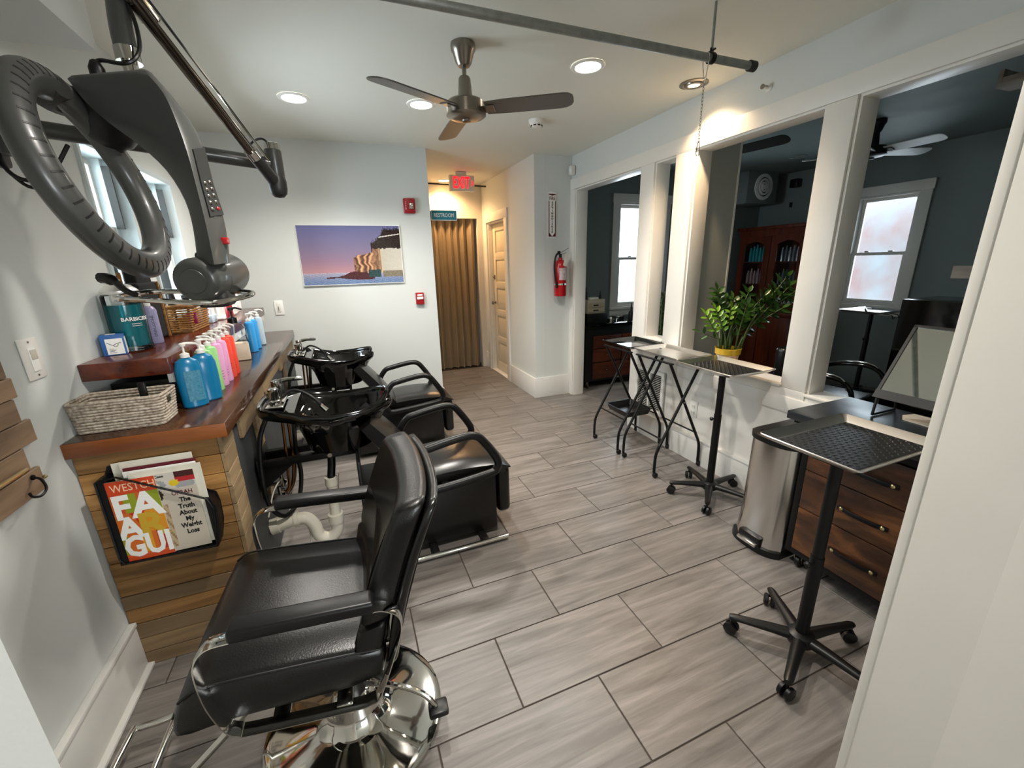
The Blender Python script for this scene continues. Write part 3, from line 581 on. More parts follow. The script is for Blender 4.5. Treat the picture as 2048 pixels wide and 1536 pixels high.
bm = BM(); tube(bm, [(-.858, 1.688, .835), (-.80, 1.688, .845), (-.565, 1.688, .703), (-.552, 1.688, .66), (-.568, 1.688, .51), (-.58, 1.688, .503), (-.85, 1.688, .510), (-.860, 1.688, .53)], .0035, 6, closed=True); part('front_wire', bm, 'blackm', mr, True)
for k, (x0, z0, h, c) in enumerate(((-.825, .53, .348, 'paper'), (-.80, .53, .352, 'paper'), (-.790, .525, .335, 'maroon'), (-.79, .52, .33, 'whitep'), (-.775, .52, .325, 'paper'))):
    bm = BM(); y = 1.738 - k * .008; box(bm, (x0, y - .004, z0), (x0 + .212, y, z0 + h), .0005, 1, Matrix.Translation((0, 0, 0))); solo('magazine', bm, c, ['white magazine at the very back of the rack, tallest', 'white magazine second from the back of the rack', 'maroon magazine in the middle of the rack, lower edge showing', 'white magazine third from the front of the rack', 'pale magazine just behind the front magazine on the right'][k], 'magazine')
def mag_right(u, v):
    c = (.76, .72, .66)
    if v > .80:
        c = (.80, .78, .74)
        if (u - .30) ** 2 / .03 + (v - .86) ** 2 / .004 < 1 or (u - .80) ** 2 / .03 + (v - .84) ** 2 / .006 < 1: c = (.62, .62, .62)
        if (u - .30) ** 2 / .004 + (v - .86) ** 2 / .0012 < 1: c = (.85, .84, .80)
        if u > .66 and v > .87: c = (.70, .12, .14) if v < .93 else (.25, .08, .07)
        if (u - .62) ** 2 / .008 + (v - .865) ** 2 / .0018 < 1: c = (.86, .74, .12)
    d = (u - .16) ** 2 / .05 + (v - .74) ** 2 / .012
    if u < .42 and .05 < v < .62: c = (.72, .64, .50) if (u * 9 + v * 7) % 1 < .6 else (.58, .48, .36)
    if d < 1: c = (.16, .07, .05)
    if u < .10 and .60 < v < .9: c = (.70, .25, .12)
    if (u - .06) ** 2 / .006 + (v - .66) ** 2 / .006 < 1: c = (.45, .26, .18)
    return c
mg = thing('magazine', 'magazine with a woman in cream and a weight loss headline, front right in rack', 'magazine', (-.66, 1.699, .51))
bm = BM(); box(bm, (-.755, 1.697, .513), (-.587, 1.701, .828)); part('pages', bm, 'paper', mg, True)
printed('cover', 46, 70, (-.755, 1.6962, .513), (.168, 0, 0), (0, 0, .315), mag_right, mg)
for k, s in enumerate(('The', 'Truth', 'About', 'My', 'Weight', 'Loss')):
    part('headline', text_bm(s, .0255, (-.632, 1.6960, .715 - k * .0265), (1, 0, 0), (0, 0, 1), .0003, .0010, sx=.82), 'ink', mg, True)
part('name_line', text_bm('OPRAH', .024, (-.635, 1.6960, .744), (1, 0, 0), (0, 0, 1), .0003, .0004, sx=.8), 'maroon', mg, True)
part('top_line', text_bm('Murder Case', .014, (-.713, 1.6960, .818), (1, 0, 0), (0, 0, 1), .0003, .0004), 'ink', mg, True)
def mag_left(u, v):
    if v > .84: return (.80, .26, .10)
    if v < .09: return (.85, .33, .10) if v > .045 else (.80, .28, .10)
    if v > .60: return (.55, .60, .12) if (.25 < u < .52 or u > .72) else ((.80, .32, .10) if u < .25 and v < .66 else (.78, .35, .12))
    if v > .34: return (.78, .14, .10) if .30 < u < .60 and u > .9 - v else ((.85, .56, .10) if u > .48 else (.80, .40, .10))
    return (.86, .60, .12) if .40 < u < .62 else ((.72, .16, .10) if u > .72 else ((.60, .60, .15) if u < .12 else (.82, .40, .12)))
mg = thing('magazine', 'orange magazine with giant white letters, front left in the rack', 'magazine', (-.77, 1.693, .51))
bm = BM(); box(bm, (-.838, 1.692, .512), (-.700, 1.6955, .828)); part('pages', bm, 'paper', mg, True)
printed('cover', 40, 60, (-.838, 1.6915, .512), (.138, 0, 0), (0, 0, .316), mag_left, mg)
part('title', text_bm('WESTCH', .040, (-.764, 1.6913, .800), (1, 0, 0), (0, 0, 1), .0003, .0002, sx=.78), mat('cream_ink', '#f0c9a4', .4), mg, True)
for k, (s, x, zz, sz, m, q) in enumerate((('F', -.812, .722, .125, 'whitep', .85), ('A', -.742, .722, .130, 'whitep', 1), ('A', -.806, .640, .115, 'whitep', .9), ('R', -.742, .640, .13, 'yellow', 1), ('GUI', -.768, .565, .115, 'whitep', .72))):
    part('big_letter', text_bm(s, sz, (x, 1.6911 - k * .00005, zz), (1, 0, 0), (0, 0, 1), .0003, .0045, sx=q), m, mg, True)
# ================================================================== BASINS, PLUMBING
def basin(y, label, hoses=True):
    t = thing('shampoo_basin', label, 'basin', (-0.44, y, .60), 0, 'shampoo basins on the counter front')
    N = 48
    def rim(a):  # local x 0..0.60 outwards, y -.24..24 ; a=0 towards the front
        c, s = math.cos(a), math.sin(a); e = 2 / 4.2
        x = .31 + .325 * math.copysign(abs(c) ** e, c); yy = .225 * math.copysign(abs(s) ** e, s)
        u = (x) / .635
        yy *= (1.0 if u > .25 else .93) * (1 - .34 * (max(0, u - .5) / .5) ** 1.6)
        zz = .285 - .058 * math.sin(min(1, max(0, (u - .12) / .88)) * PI) ** 1.2 - .020 * max(0, u - .70) / .30
        if u > .8: # neck notch between the horns
            k = math.exp(-(yy / .070) ** 2) * (u - .8) / .2; zz -= .085 * k; x -= .12 * k
        return x, yy, zz
    def loft(levels):
        rs = []
        for f in levels: rs.append([Vector(f(2 * PI * k / N)) for k in range(N)])
        return rs
    def sc(a, cx, sx, sy, z, zf=0):
        x, yy, zz = rim(a); return (cx + (x - cx) * sx, yy * sy, zz * zf + z)
    def inner(a, sc_, z, sx=None):
        x, yy, zz = rim(a); x = .3 + (x - .3) * .945; yy *= .92; x = max(x, .155)
        cx = .36; return (cx + (x - cx) * (sx or sc_), yy * sc_, z)
    def lip(a):
        x, yy, zz = rim(a); x = .3 + (x - .3) * .945; yy *= .92
        return (x, yy, min(zz - .020, .272))
    def edge(a, dz=0, s=1.0):
        x, yy, zz = rim(a); x = .3 + (x - .3) * .945; yy *= .92; xc = max(x, .155)
        return (.36 + (xc - .36) * s, yy * s, min(zz - .022, .268) + dz)
    L = [lambda a: (.34 + .11 * math.cos(a), .10 * math.sin(a), .0), lambda a: (.34 + .165 * math.cos(a), .15 * math.sin(a), .012), lambda a: (.345 + .20 * math.cos(a), .18 * math.sin(a), .12),
         lambda a: (.35 + .235 * math.cos(a), .20 * math.sin(a), .18), lambda a: sc(a, .3, .96, .95, -.05, 1), lambda a: sc(a, .3, .99, .985, -.036, 1), lambda a: sc(a, .3, 1.01, 1.015, -.014, 1), lambda a: sc(a, .3, 1.0, 1.005, .0, 1), lambda a: sc(a, .3, .985, .975, .004, 1), lambda a: sc(a, .3, .962, .945, -.002, 1),
         lip, edge, lambda a: edge(a, -.010, .975), lambda a: inner(a, .86, .185, .90), lambda a: inner(a, .70, .125, .76), lambda a: inner(a, .48, .095, .5), lambda a: inner(a, .12, .085)]
    bm = BM(); skin(bm, loft(L)); part('bowl', bm, 'gloss', t, smooth=50)
    bm = BM(); lathe(bm, [(.03, .082), (.03, .090), (.01, .092)], 14, (.355, 0, 0)); part('drain', bm, 'chrome', t)
    # mixer: plate, body, lever
    bm = BM(); box(bm, (.025, -.11, .272), (.105, .11, .284), .005); part('faucet_plate', bm, 'chrome', t)
    bm = BM(); lathe(bm, [(.026, .284), (.026, .30), (.020, .305), (.022, .34), (.024, .345), (.024, .358), (.015, .363)], 18, (.065, -.055, 0)); f = part('faucet_knob', bm, 'chrome', t)
    bm = BM(); lathe(bm, [(.022, .284), (.020, .33), (.023, .345), (.020, .372), (.01, .376)], 18, (.065, .055, 0)); tube(bm, [(.065, .055, .362), (.12, .058, .372), (.19, .06, .368)], [.013, .011, .008], 8, sm=3); part('faucet_lever', bm, 'chrome', t)
    bm = BM(); tube(bm, [(.075, -.02, .284), (.095, -.02, .30), (.15, -.03, .335), (.22, -.045, .30), (.27, -.05, .235)], .007, 8, sm=5); part('spray_hose', bm, 'black', t)
    bm = BM(); tube(bm, [(.262, -.05, .245), (.285, -.052, .215)], [.010, .014], 10); part('spray_head', bm, 'chrome', t)
    # bracket arm to the counter
    for s in (-1, 1):
        bm = BM(); box(bm, (-.045, s * .07 - .018, -.035), (.40, s * .07 + .018, .0), .003); part('support_arm', bm, 'blackm', t)
        bm = BM(); prism(bm, [(-.045, -.035), (.10, -.035), (-.045, -.15)], 'xz', s * .07 - .004, s * .07 + .004); part('gusset', bm, 'blackm', t)
    bm = BM(); box(bm, (-.050, -.14, -.17), (-.042, .14, .03), .002); part('wall_plate', bm, 'blackm', t)
    bm = BM(); lathe(bm, [(.008, 0), (.012, .003), (.012, .006)], 8, (.27, -.088, -.018), (0, -1, 0)); part('bolt', bm, 'chrome', t)
    return t
b1 = basin(2.27, 'nearer black porcelain shampoo basin with chrome taps, on the counter front')
b2 = basin(3.58, 'farther black porcelain shampoo basin with chrome taps, by the back wall')
def drain(y, lab):
    t = thing('sink_trap', lab, 'pipe', (-0.20, y, .1), 0, 'drain pipes under the basins')
    bm = BM(); tube(bm, [(-.165, y, .60), (-.17, y, .52), (-.185, y - .01, .43)], .020, 12, sm=4); part('rubber_hose', bm, 'black', t, True)
    bm = BM(); cyl(bm, (-.185, y - .01, .44), (-.19, y - .01, .17), .027, 16); cyl(bm, (-.185, y - .01, .445), (-.186, y - .01, .40), .031, 16); part('tailpiece', bm, 'pvc', t, True)
    bm = BM(); lathe(bm, [(.038, 0), (.040, .01), (.040, .05), (.036, .052)], 16, (-.19, y - .01, .175)); part('slip_nut', bm, 'pvc', t, True)
    bm = BM(); tube(bm, [(-.19, y - .01, .20), (-.192, y - .01, .13), (-.235, y - .01, .085), (-.285, y - .01, .115), (-.30, y - .01, .18), (-.335, y - .01, .235), (-.40, y - .01, .24)], .032, 14, sm=5); part('p_trap', bm, 'pvc', t, True)
    bm = BM(); cyl(bm, (-.39, y - .01, .24), (-.50, y - .01, .225), .034, 18); cyl(bm, (-.39, y - .01, .24), (-.37, y - .01, .241), .040, 18); cyl(bm, (-.462, y - .01, .23), (-.50, y - .01, .224), .041, 18); part('waste_arm', bm, 'pvc', t, True)
    bm = BM(); cyl(bm, (-.24, y - .01, .06), (-.24, y - .01, .028), .020, 12); part('cleanout_cap', bm, 'pvc', t, True)
drain(2.22, 'white plastic trap and black hose under the nearer basin'); drain(3.53, 'white plastic trap and black hose under the farther basin')
def hoses(y, g):
    random.seed(int(y * 10))
    L = [((-.36, y - .05, .86), (-.365, y - .05, .72), (-.38, y - .04, .52), (-.40, y - .02, .40), 'bronze', .007, 'copper supply hose nearest the camera'), ((-.34, y - .02, .86), (-.345, y - .01, .70), (-.36, y, .50), (-.40, y + .02, .38), 'bronze', .007, 'middle copper supply hose of three'),
         ((-.32, y + .02, .86), (-.33, y + .03, .66), (-.36, y + .02, .45), (-.42, y + .03, .33), 'nickel', .006, 'steel braided supply hose')]
    for a, b, c, d, m, r, lab in L:
        bm = BM(); tube(bm, [a, b, c, d, (-.50, d[1], d[2] - .03)], r, 7, sm=5); solo('supply_hose', bm, m, lab + (' under the nearer basin' if y < 3 else ' under the farther basin'), 'hose', g)
    bm = BM(); tube(bm, [(-.40, y - .10, .86), (-.455, y - .12, .74), (-.475, y - .14, .55), (-.47, y - .13, .38), (-.42, y - .09, .29), (-.36, y - .03, .33), (-.33, y + .01, .46), (-.335, y + .03, .62), (-.31, y + .05, .86)], .011, 9, sm=6); solo('spray_hose_loop', bm, 'black', 'thick black hose looping below the ' + ('nearer' if y < 3 else 'farther') + ' basin', 'hose', g)
    t = thing('water_valves', 'cluster of chrome shut-off valves on the counter front below the ' + ('nearer' if y < 3 else 'farther') + ' basin', 'valve', (-.49, y, .34))
    for k, (dy, dz) in enumerate(((-.05, .05), (.02, .0), (.05, .07))):
        bm = BM(); cyl(bm, (-.50, y + dy, .34 + dz), (-.42, y + dy, .345 + dz), .009, 10); cyl(bm, (-.43, y + dy, .32 + dz), (-.43, y + dy, .39 + dz), .011, 10); part('valve_body', bm, 'nickel', t, True)
        bm = BM(); lathe(bm, [(.017, 0), (.019, .006), (.010, .012)], 10, (-.42, y + dy, .345 + dz), (1, 0, 0)); part('valve_handle', bm, 'chrome', t, True)
    bm = BM(); tube(bm, [(-.48, y - .16, .34), (-.45, y - .10, .44), (-.42, y - .03, .47), (-.43, y, .43)], .0035, 6, sm=5); solo('thin_tube', bm, 'pvc', 'thin white plastic tube below the ' + ('nearer' if y < 3 else 'farther') + ' basin', 'tube', g)
hoses(2.27, 'hoses under the basins'); hoses(3.58, 'hoses under the basins')
bm = BM(); tube(bm, [(-.34, 2.26, .20), (-.335, 2.26, .10), (-.345, 2.24, .012)], .005, 6, sm=4); solo('grey_drain_line', bm, 'pvc', 'thin pale drain line running down to the floor beside the white trap', 'tube')
# ================================================================== SHAMPOO CHAIRS
def shampoo_chair(y, label):
    t = thing('shampoo_chair', label, 'chair', (.36, y, 0), 0, 'black shampoo chairs')
    X = lambda v: v - .36
    bm = BM(); box(bm, (X(-.04), -.215, .035), (X(.67), .215, .385), .012); part('base_box', bm, 'leather', t)
    bm = BM(); box(bm, (X(-.045), -.22, .035), (X(-.03), .22, .60), .004); part('rear_panel', bm, 'black', t)
    bm = BM(); n = 20; rs = []
    for i in range(n + 1):
        u = i / n; x = X(.235) + .535 * u; zt = .455 + .022 * math.sin(PI * min(1, u * 1.1)) - (.05 * max(0, (u - .82) / .18) ** 2); zb = .375
        hw = .225 - .02 * max(0, (u - .85) / .15) - .012 * (1 - u); e = max(0, (u - .80) / .20, (.12 - u) / .12) ; f_ = max(.25, math.sqrt(max(0, 1 - .94 * e * e))); zm = (zt + zb) / 2; zt, zb = zm + (zt - zm) * f_, zm + (zb - zm) * f_; hw *= .9 + .1 * f_
        rs.append([Vector((x, hw * math.cos(q) if abs(math.cos(q)) < .93 else hw * math.copysign(1, math.cos(q)), (zt + zb) / 2 + (zt - zb) / 2 * max(-1, min(1, math.sin(q) * 1.5)))) for q in [2 * PI * k / 20 for k in range(20)]])
    skin(bm, rs); part('seat', bm, 'leather2', t, smooth=60)
    # backrest leaning back towards the basin, with a neck roll
    bm = BM(); rs = []
    for i in range(11):
        u = i / 10; cx = X(.27) - .25 * u; cz = .43 + .33 * u; th = .045 + .012 * math.sin(PI * u); hw = .22 - .04 * u
        nx, nz = .33 / .414, .25 / .414
        rs.append([Vector((cx + nx * th * math.sin(q) , hw * max(-1, min(1, 1.25 * math.cos(q))), cz + nz * th * math.sin(q))) for q in [2 * PI * k / 20 for k in range(20)]])
    skin(bm, rs); part('backrest', bm, 'leather2', t, smooth=60)
    bm = BM(); lathe(bm, [(.005, -.15), (.035, -.145), (.042, -.12), (.042, .12), (.035, .145), (.005, .15)], 16, (X(.055), 0, .70), (0, 1, 0)); part('neck_roll', bm, 'leather2', t)
    for s in (-1, 1):
        bm = BM(); yy = s * .262
        pts = [(X(.20), yy, .50), (X(.26), yy, .605), (X(.33), yy, .63), (X(.48), yy, .655), (X(.55), yy, .648), (X(.595), yy, .605), (X(.665), yy, .49), (X(.66), yy, .44), (X(.61), yy, .415), (X(.30), yy, .385), (X(.22), yy, .40)]
        tube(bm, pts, .022, 12, closed=True, sm=4); part('arm', bm, 'black', t, smooth=60)
        bm = BM(); box(bm, (X(.36), min(s * .20, yy), .37), (X(.40), max(s * .20, yy), .40), .004); part('arm_mount', bm, 'blackm', t)
    bm = BM(); box(bm, (X(.685), -.195, .105), (X(.765), .195, .395), .030, 4); part('leg_rest', bm, 'leather2', t, smooth=60)
    bm = BM(); cyl(bm, (X(.16), -.30, .022), (X(.70), -.30, .022), .013, 12); part('floor_bar', bm, 'chrome', t)
    bm = BM(); cyl(bm, (X(.16), .30, .022), (X(.70), .30, .022), .013, 12); part('floor_bar', bm, 'chrome', t)
    bm = BM(); box(bm, (X(.27), -.30, .010), (X(.31), .30, .034), .004); box(bm, (X(.55), -.30, .010), (X(.59), .30, .034), .004); part('cross_bar', bm, 'blackm', t)
    return t
shampoo_chair(2.21, 'nearer black leather shampoo chair with tubular arms, in front of the first basin')
shampoo_chair(3.56, 'farther black leather shampoo chair, by the back wall')
# ================================================================== STYLING CHAIR (front)
sc_ = thing('styling_chair', 'black leather styling chair on a round chrome hydraulic base, nearest the camera', 'chair', (-.140, 1.205, 0), math.radians(-2.5))
bm = BM(); lathe(bm, [(.285, 0), (.290, .006), (.288, .013), (.275, .017), (.26, .016), (.20, .026), (.13, .040), (.095, .055), (.078, .085), (.070, .115), (.060, .135), (.048, .145)], 56); part('round_base', bm, 'chrome', sc_, smooth=50)
bm = BM(); lathe(bm, [(.048, .145), (.048, .265), (.052, .268), (.052, .29)], 28); part('pump_cover', bm, 'black', sc_)
bm = BM(); lathe(bm, [(.038, .29), (.038, .40)], 28); part('piston', bm, 'chrome', sc_)
bm = BM(); box(bm, (-.17, -.11, .398), (.15, .11, .410), .003); box(bm, (-.20, -.02, .398), (.10, .02, .432), .003); part('seat_plate', bm, 'chrome', sc_)
bm = BM(); tube(bm, [(.05, -.02, .16), (.13, -.06, .17), (.22, -.10, .14), (.26, -.12, .09)], .009, 10, sm=4); part('foot_pump_lever', bm, 'chrome', sc_)
bm = BM(); box(bm, (.235, -.15, .065), (.30, -.095, .09), .008); part('pedal_pad', bm, 'black', sc_)
# seat cushion with waterfall front
bm = BM(); prof = []
xs = [(-.360, .452), (-.354, .485), (-.335, .532), (-.305, .558), (-.25, .566), (-.10, .562), (.06, .556), (.12, .551), (.13, .535), (.125, .46), (.05, .443), (-.25, .443), (-.335, .430), (-.355, .432)]
rs = []
for yy, f, dz in ((-.262, .93, -.03), (-.258, .97, -.012), (-.240, 1, -.002), (-.15, 1, .004), (0, 1, .006), (.15, 1, .004), (.240, 1, -.002), (.258, .97, -.012), (.262, .93, -.03)):
    rs.append([Vector((-.11 + (x + .11) * f, yy, .50 + (z - .50) * f + (dz if z > .51 else 0))) for x, z in xs])
skin(bm, rs); part('seat', bm, 'leather', sc_, smooth=50)
for s in (-1, 1):
    bm = BM(); tube(bm, [(x, s * .2565, z + .003) for x, z in [(-.335, .524), (-.305, .547), (-.25, .553), (-.10, .550), (.06, .544), (.11, .540)]], .0035, 6, sm=3); part('piping', bm, 'black', sc_)
bm = BM(); tube(bm, [(-.352, -.252, .482), (-.358, 0, .486), (-.352, .252, .482)], .0035, 6, sm=3); part('piping', bm, 'black', sc_)
# backrest: curved shell, concave towards the sitter
def back(th, z0, z1, hw0, hw1, off, name, m, curve=.055):
    bm = BM(); ny, nz = 16, 10
    prof = [(-.5, .90), (-.5, .945), (-.47, .972), (-.38, .99), (-.2, 1.0), (.2, 1.0), (.38, .99), (.47, .972), (.5, .945), (.5, .90)]
    H = z1 - z0
    def P(u, v, d):
        hw = hw0 + (hw1 - hw0) * v; vv = z0 + H * v; g = (vv - .44) / .52
        x = .108 + off + .12 * g - curve * (abs(u) ** 2.4) + d - .020 * math.sin(PI * max(0, min(1, g)))
        return Vector((x, hw * u, vv + d * .25))
    def outline(sh): # closed loop round the pad, rounded corners
        mg = (1 - sh); ku = 1 - mg * 1.0; a_ = .5 - mg * .5 * (hw0 / (H / 2)) 
        a_ = max(.30, a_); pts = []; r = .045
        n1, n2 = 16, 8
        for k in range(n1): pts.append((-ku * (1 - r) + 2 * ku * (1 - r) * k / (n1 - 1), .5 + a_))
        for k in range(n2): pts.append((ku, .5 + a_ * (1 - 2 * r * .9) - 2 * a_ * (1 - 2 * r * .9) * k / (n2 - 1)))
        for k in range(n1): pts.append((ku * (1 - r) - 2 * ku * (1 - r) * k / (n1 - 1), .5 - a_))
        for k in range(n2): pts.append((-ku, .5 - a_ * (1 - 2 * r * .9) + 2 * a_ * (1 - 2 * r * .9) * k / (n2 - 1)))
        return pts
    rs = [[P(u, v, d * th) for u, v in outline(sh)] for d, sh in prof]
    # faces: the loops shrink on to the mid line so that both faces follow the curve
    for sgn, end in ((-1, 0), (1, 1)):
        extra = []
        for f in (.75, .5, .25, .02):
            extra.append([P(u * 1.0 * (.9), .5 + (v - .5) * f, sgn * .5 * th + sgn * .006 * (1 - f)) for u, v in outline(.90)] if False else [P(u, .5 + (v - .5) * f, sgn * (.5 * th + .006 * (1 - f))) for u, v in outline(.90)])
        rs = (extra[::-1] + rs) if end == 0 else (rs + extra)
    skin(bm, rs, cap=True); part(name, bm, m, sc_, smooth=60)
back(.080, .625, .955, .262, .258, 0, 'backrest_upper_pad', 'leather', .03); back(.076, .49, .622, .256, .262, -.008, 'backrest_lower_pad', 'leather', .03)
back(.030, .475, .948, .258, .254, .058, 'back_shell', 'leather2', .03)
for s in (-1, 1):
    yy = s * .278
    pts = [(-.205, yy, .700), (-.250, yy, .694), (-.275, yy, .665), (-.280, yy, .62), (-.268, yy, .53), (-.240, yy, .45), (-.215, yy, .428), (-.18, yy, .418), (.04, yy, .405), (.085, yy, .408), (.112, yy, .43), (.155, yy, .57), (.168, yy, .63), (.160, yy, .672), (.125, yy, .697), (.10, yy, .700)]
    bm = BM(); tube(bm, pts, .01, 8, sm=4, flat=(.020, .0038, (0, 1, 0)), cap=True); part('armrest_frame', bm, 'chrome', sc_, smooth=40)
    bm = BM(); box(bm, (-.208, yy - .028, .702), (.105, yy + .028, .736), .009, 3); part('armrest_pad', bm, 'black', sc_, smooth=60)
    bm = BM(); box(bm, (-.15, min(s * .10, yy), .402), (-.11, max(s * .10, yy), .413), .002); part('arm_bracket', bm, 'chrome', sc_); bm = BM(); box(bm, (.0, min(s * .10, yy), .402), (.04, max(s * .10, yy), .413), .002); part('arm_bracket', bm, 'chrome', sc_)
# U shaped footrest
bm = BM(); tube(bm, [(-.16, -.10, .40), (-.42, -.13, .17), (-.58, -.15, .09), (-.66, -.15, .085), (-.68, -.13, .085), (-.68, .13, .085), (-.66, .15, .085), (-.58, .15, .09), (-.42, .13, .17), (-.16, .10, .40)], .011, 10, sm=3); tube(bm, [(-.56, -.15, .095), (-.56, .15, .095)], .010, 10); part('footrest', bm, 'chrome', sc_, smooth=60)
# the whole upper chair leans back a little on its piston
T_ = Matrix.Translation((0, 0, .41)) @ Matrix.Rotation(math.radians(4.2), 4, 'Y') @ Matrix.Translation((0, 0, -.41))
for o in sc_.children:
    if o.name.split('.')[0] not in ('round_base', 'pump_cover', 'piston', 'foot_pump_lever', 'pedal_pad', 'footrest'): o.data.transform(T_)
# ================================================================== HAIR PROCESSOR on its wall arm
hp = thing('hair_processor', 'charcoal ring shaped hair colour processor hanging from the wall arm', 'hair dryer', (-.43, 1.45, 1.45))
c0 = Vector((-.535, 1.441, 1.739)); nn = Vector((.969, -.046, .243)).normalized(); u_ = nn.cross(Vector((0, 0, 1))).normalized(); v_ = nn.cross(u_)
RP = [c0 + .21 * (math.cos(t) * u_ + math.sin(t) * v_) for t in [2 * PI * k / 72 for k in range(72)]]
bm = BM(); rings = []
for k, p in enumerate(RP):
    rad = (p - c0).normalized(); rings.append([p + .037 * math.cos(q) * rad + .031 * math.sin(q) * nn for q in [2 * PI * j / 18 for j in range(18)]])
skin(bm, rings, closed=True); part('heater_ring', bm, 'grey', hp, True, smooth=60)
for k in range(0, 144):
    t = 2 * PI * k / 144
    if k % 3: continue
    rad = math.cos(t) * u_ + math.sin(t) * v_; tan = nn.cross(rad); p = c0 + rad * .21; rs = []
    for q in (.75, .95, 1.15, 1.35, 1.55):
        n_ = (math.cos(q) / .037 * rad + math.sin(q) / .031 * nn).normalized(); w_ = p + .037 * math.cos(q) * rad + .031 * math.sin(q) * nn
        rs.append([w_ + tan * .0023 + n_ * .0005, w_ - tan * .0023 + n_ * .0005, w_ - tan * .0023 - n_ * .002, w_ + tan * .0023 - n_ * .002])
    bm = BM(); skin(bm, rs); part('vent_slot', bm, 'ink', hp, True)
# curved body shell
A = [(-0.57, 1.508, 1.975), (-0.535, 1.477, 1.918), (-0.485, 1.441, 1.866), (-0.423, 1.401, 1.814), (-0.368, 1.36, 1.754), (-0.334, 1.324, 1.682), (-0.324, 1.298, 1.611), (-0.325, 1.274, 1.534)]
B = [(-0.367, 1.394, 1.973), (-0.334, 1.366, 1.924), (-0.317, 1.342, 1.866), (-0.302, 1.312, 1.791), (-0.293, 1.284, 1.711), (-0.285, 1.257, 1.636), (-0.28, 1.235, 1.573), (-0.277, 1.22, 1.527)]
Cc = [(-0.378, 1.473, 1.997), (-0.338, 1.44, 1.94), (-0.302, 1.407, 1.881), (-0.28, 1.378, 1.813), (-0.272, 1.348, 1.728), (-0.256, 1.317, 1.648), (-0.252, 1.296, 1.587), (-0.254, 1.279, 1.532)]
Dk = [(-0.501, 1.581, 2.008), (-0.462, 1.547, 1.947), (-0.416, 1.51, 1.888), (-0.371, 1.473, 1.825), (-0.337, 1.435, 1.748), (-0.31, 1.4, 1.667), (-0.303, 1.375, 1.597), (-0.304, 1.353, 1.527)]
S = [smooth_path(q, 3) for q in (A, B, Cc, Dk)]
bm = BM(); rs = []
for i in range(len(S[0])):
    P4 = [S[j][i] for j in range(4)]; r = []
    for j in range(4):
        a, b, c = P4[j - 1], P4[j], P4[(j + 1) % 4]; f = .16
        r += [b.lerp(a, f), b.lerp(a, f * .3).lerp(b.lerp(c, f * .3), .5), b.lerp(c, f)]
    cen = sum(r, Vector()) / len(r)
    if i in (0, len(S[0]) - 1): rs.append([cen.lerp(p, .9) + Vector((0, 0, .006 if i == 0 else -.004)) for p in r]) if i == 0 else None
    rs.append(r)
    if i == len(S[0]) - 1: rs.append([cen.lerp(p, .9) for p in r])
skin(bm, rs); part('body_shell', bm, 'grey', hp, True, smooth=50)
def onC(i, f, d): # point on the side panel between B and C
    p = Vector(B[i]).lerp(Vector(Cc[i]), f); nrm = (Vector(Cc[i]) - Vector(B[i])).cross(Vector(B[min(7, i + 1)]) - Vector(B[i])).normalized()
    if nrm.x < 0: nrm = -nrm
    return p + nrm * d
def quadstrip(idx, f0, f1, d):
    bm = BM(); rs = []
    for i in idx: rs.append([onC(i, f0, d), onC(i, f1, d), onC(i, f1, d - .006), onC(i, f0, d - .006)])
    skin(bm, rs); return bm
pp = part('control_panel', quadstrip([3, 4, 5], .25, .95, .004), 'greyd', hp, True)
for k in range(5):
    for j in range(2):
        p = onC(4, .42 + .3 * j, .005).lerp(onC(5, .42 + .3 * j, .005), k / 5); bm = BM(); lathe(bm, [(.0045, -.002), (.0045, .002), (.002, .0035)], 8, p, (.8, -.6, .1)); part('button', bm, 'redd' if (k == 4 and j == 1) else 'nickel', hp, True, label='red button' if (k == 4 and j == 1) else None)
bm = BM(); p = onC(6, .75, .003); box(bm, (-.008, -.006, -.008), (.008, .006, .008), .002, 2, Matrix.Translation(p)); part('power_switch', bm, 'red', hp, True, label='red rocker switch')
# motor canister below
ca, cb2 = Vector((-.33, 1.24, 1.49)), Vector((-.285, 1.42, 1.508)); ax = (cb2 - ca).normalized(); L = (cb2 - ca).length
bm = BM(); lathe(bm, [(.001, -.004), (.028, -.004), (.030, -.001), (.040, -.001), (.049, .006), (.053, .018), (.053, L * .36), (.051, L * .365), (.051, L * .38), (.053, L * .385), (.053, L - .02), (.048, L - .004), (.03, L)], 36, ca, ax); part('canister', bm, 'grey', hp, True, smooth=50)
bm = BM(); box(bm, (-.035, -.05, -.075), (.035, .05, -.025), .012, 3, Matrix.Translation(ca.lerp(cb2, .45))); part('lower_housing', bm, 'greyd', hp, True)
bm = BM(); box(bm, (-.03, -.035, .02), (.03, .045, .06), .008, 2, Matrix.Translation(ca.lerp(cb2, .55))); part('neck_block', bm, 'grey', hp, True)
hoopP = [(-0.509, 1.3, 1.456), (-0.425, 1.243, 1.45), (-0.323, 1.223, 1.440), (-0.277, 1.249, 1.440), (-0.223, 1.298, 1.452), (-0.267, 1.384, 1.456), (-0.393, 1.423, 1.46), (-0.487, 1.405, 1.463)]
bm = BM(); tube(bm, hoopP, .0065, 10, closed=True, sm=4); part('hoop_handle', bm, 'chrome', hp, True, label='chrome hoop handle')
bm = BM(); tube(bm, [(-0.548, 1.352, 1.503), (-0.535, 1.345, 1.502), (-0.515, 1.335, 1.492), (-0.497, 1.323, 1.473), (-0.473, 1.309, 1.461)], [.013, .013, .008, .007, .007], 10, sm=3); part('grip_lever', bm, 'black', hp, True)
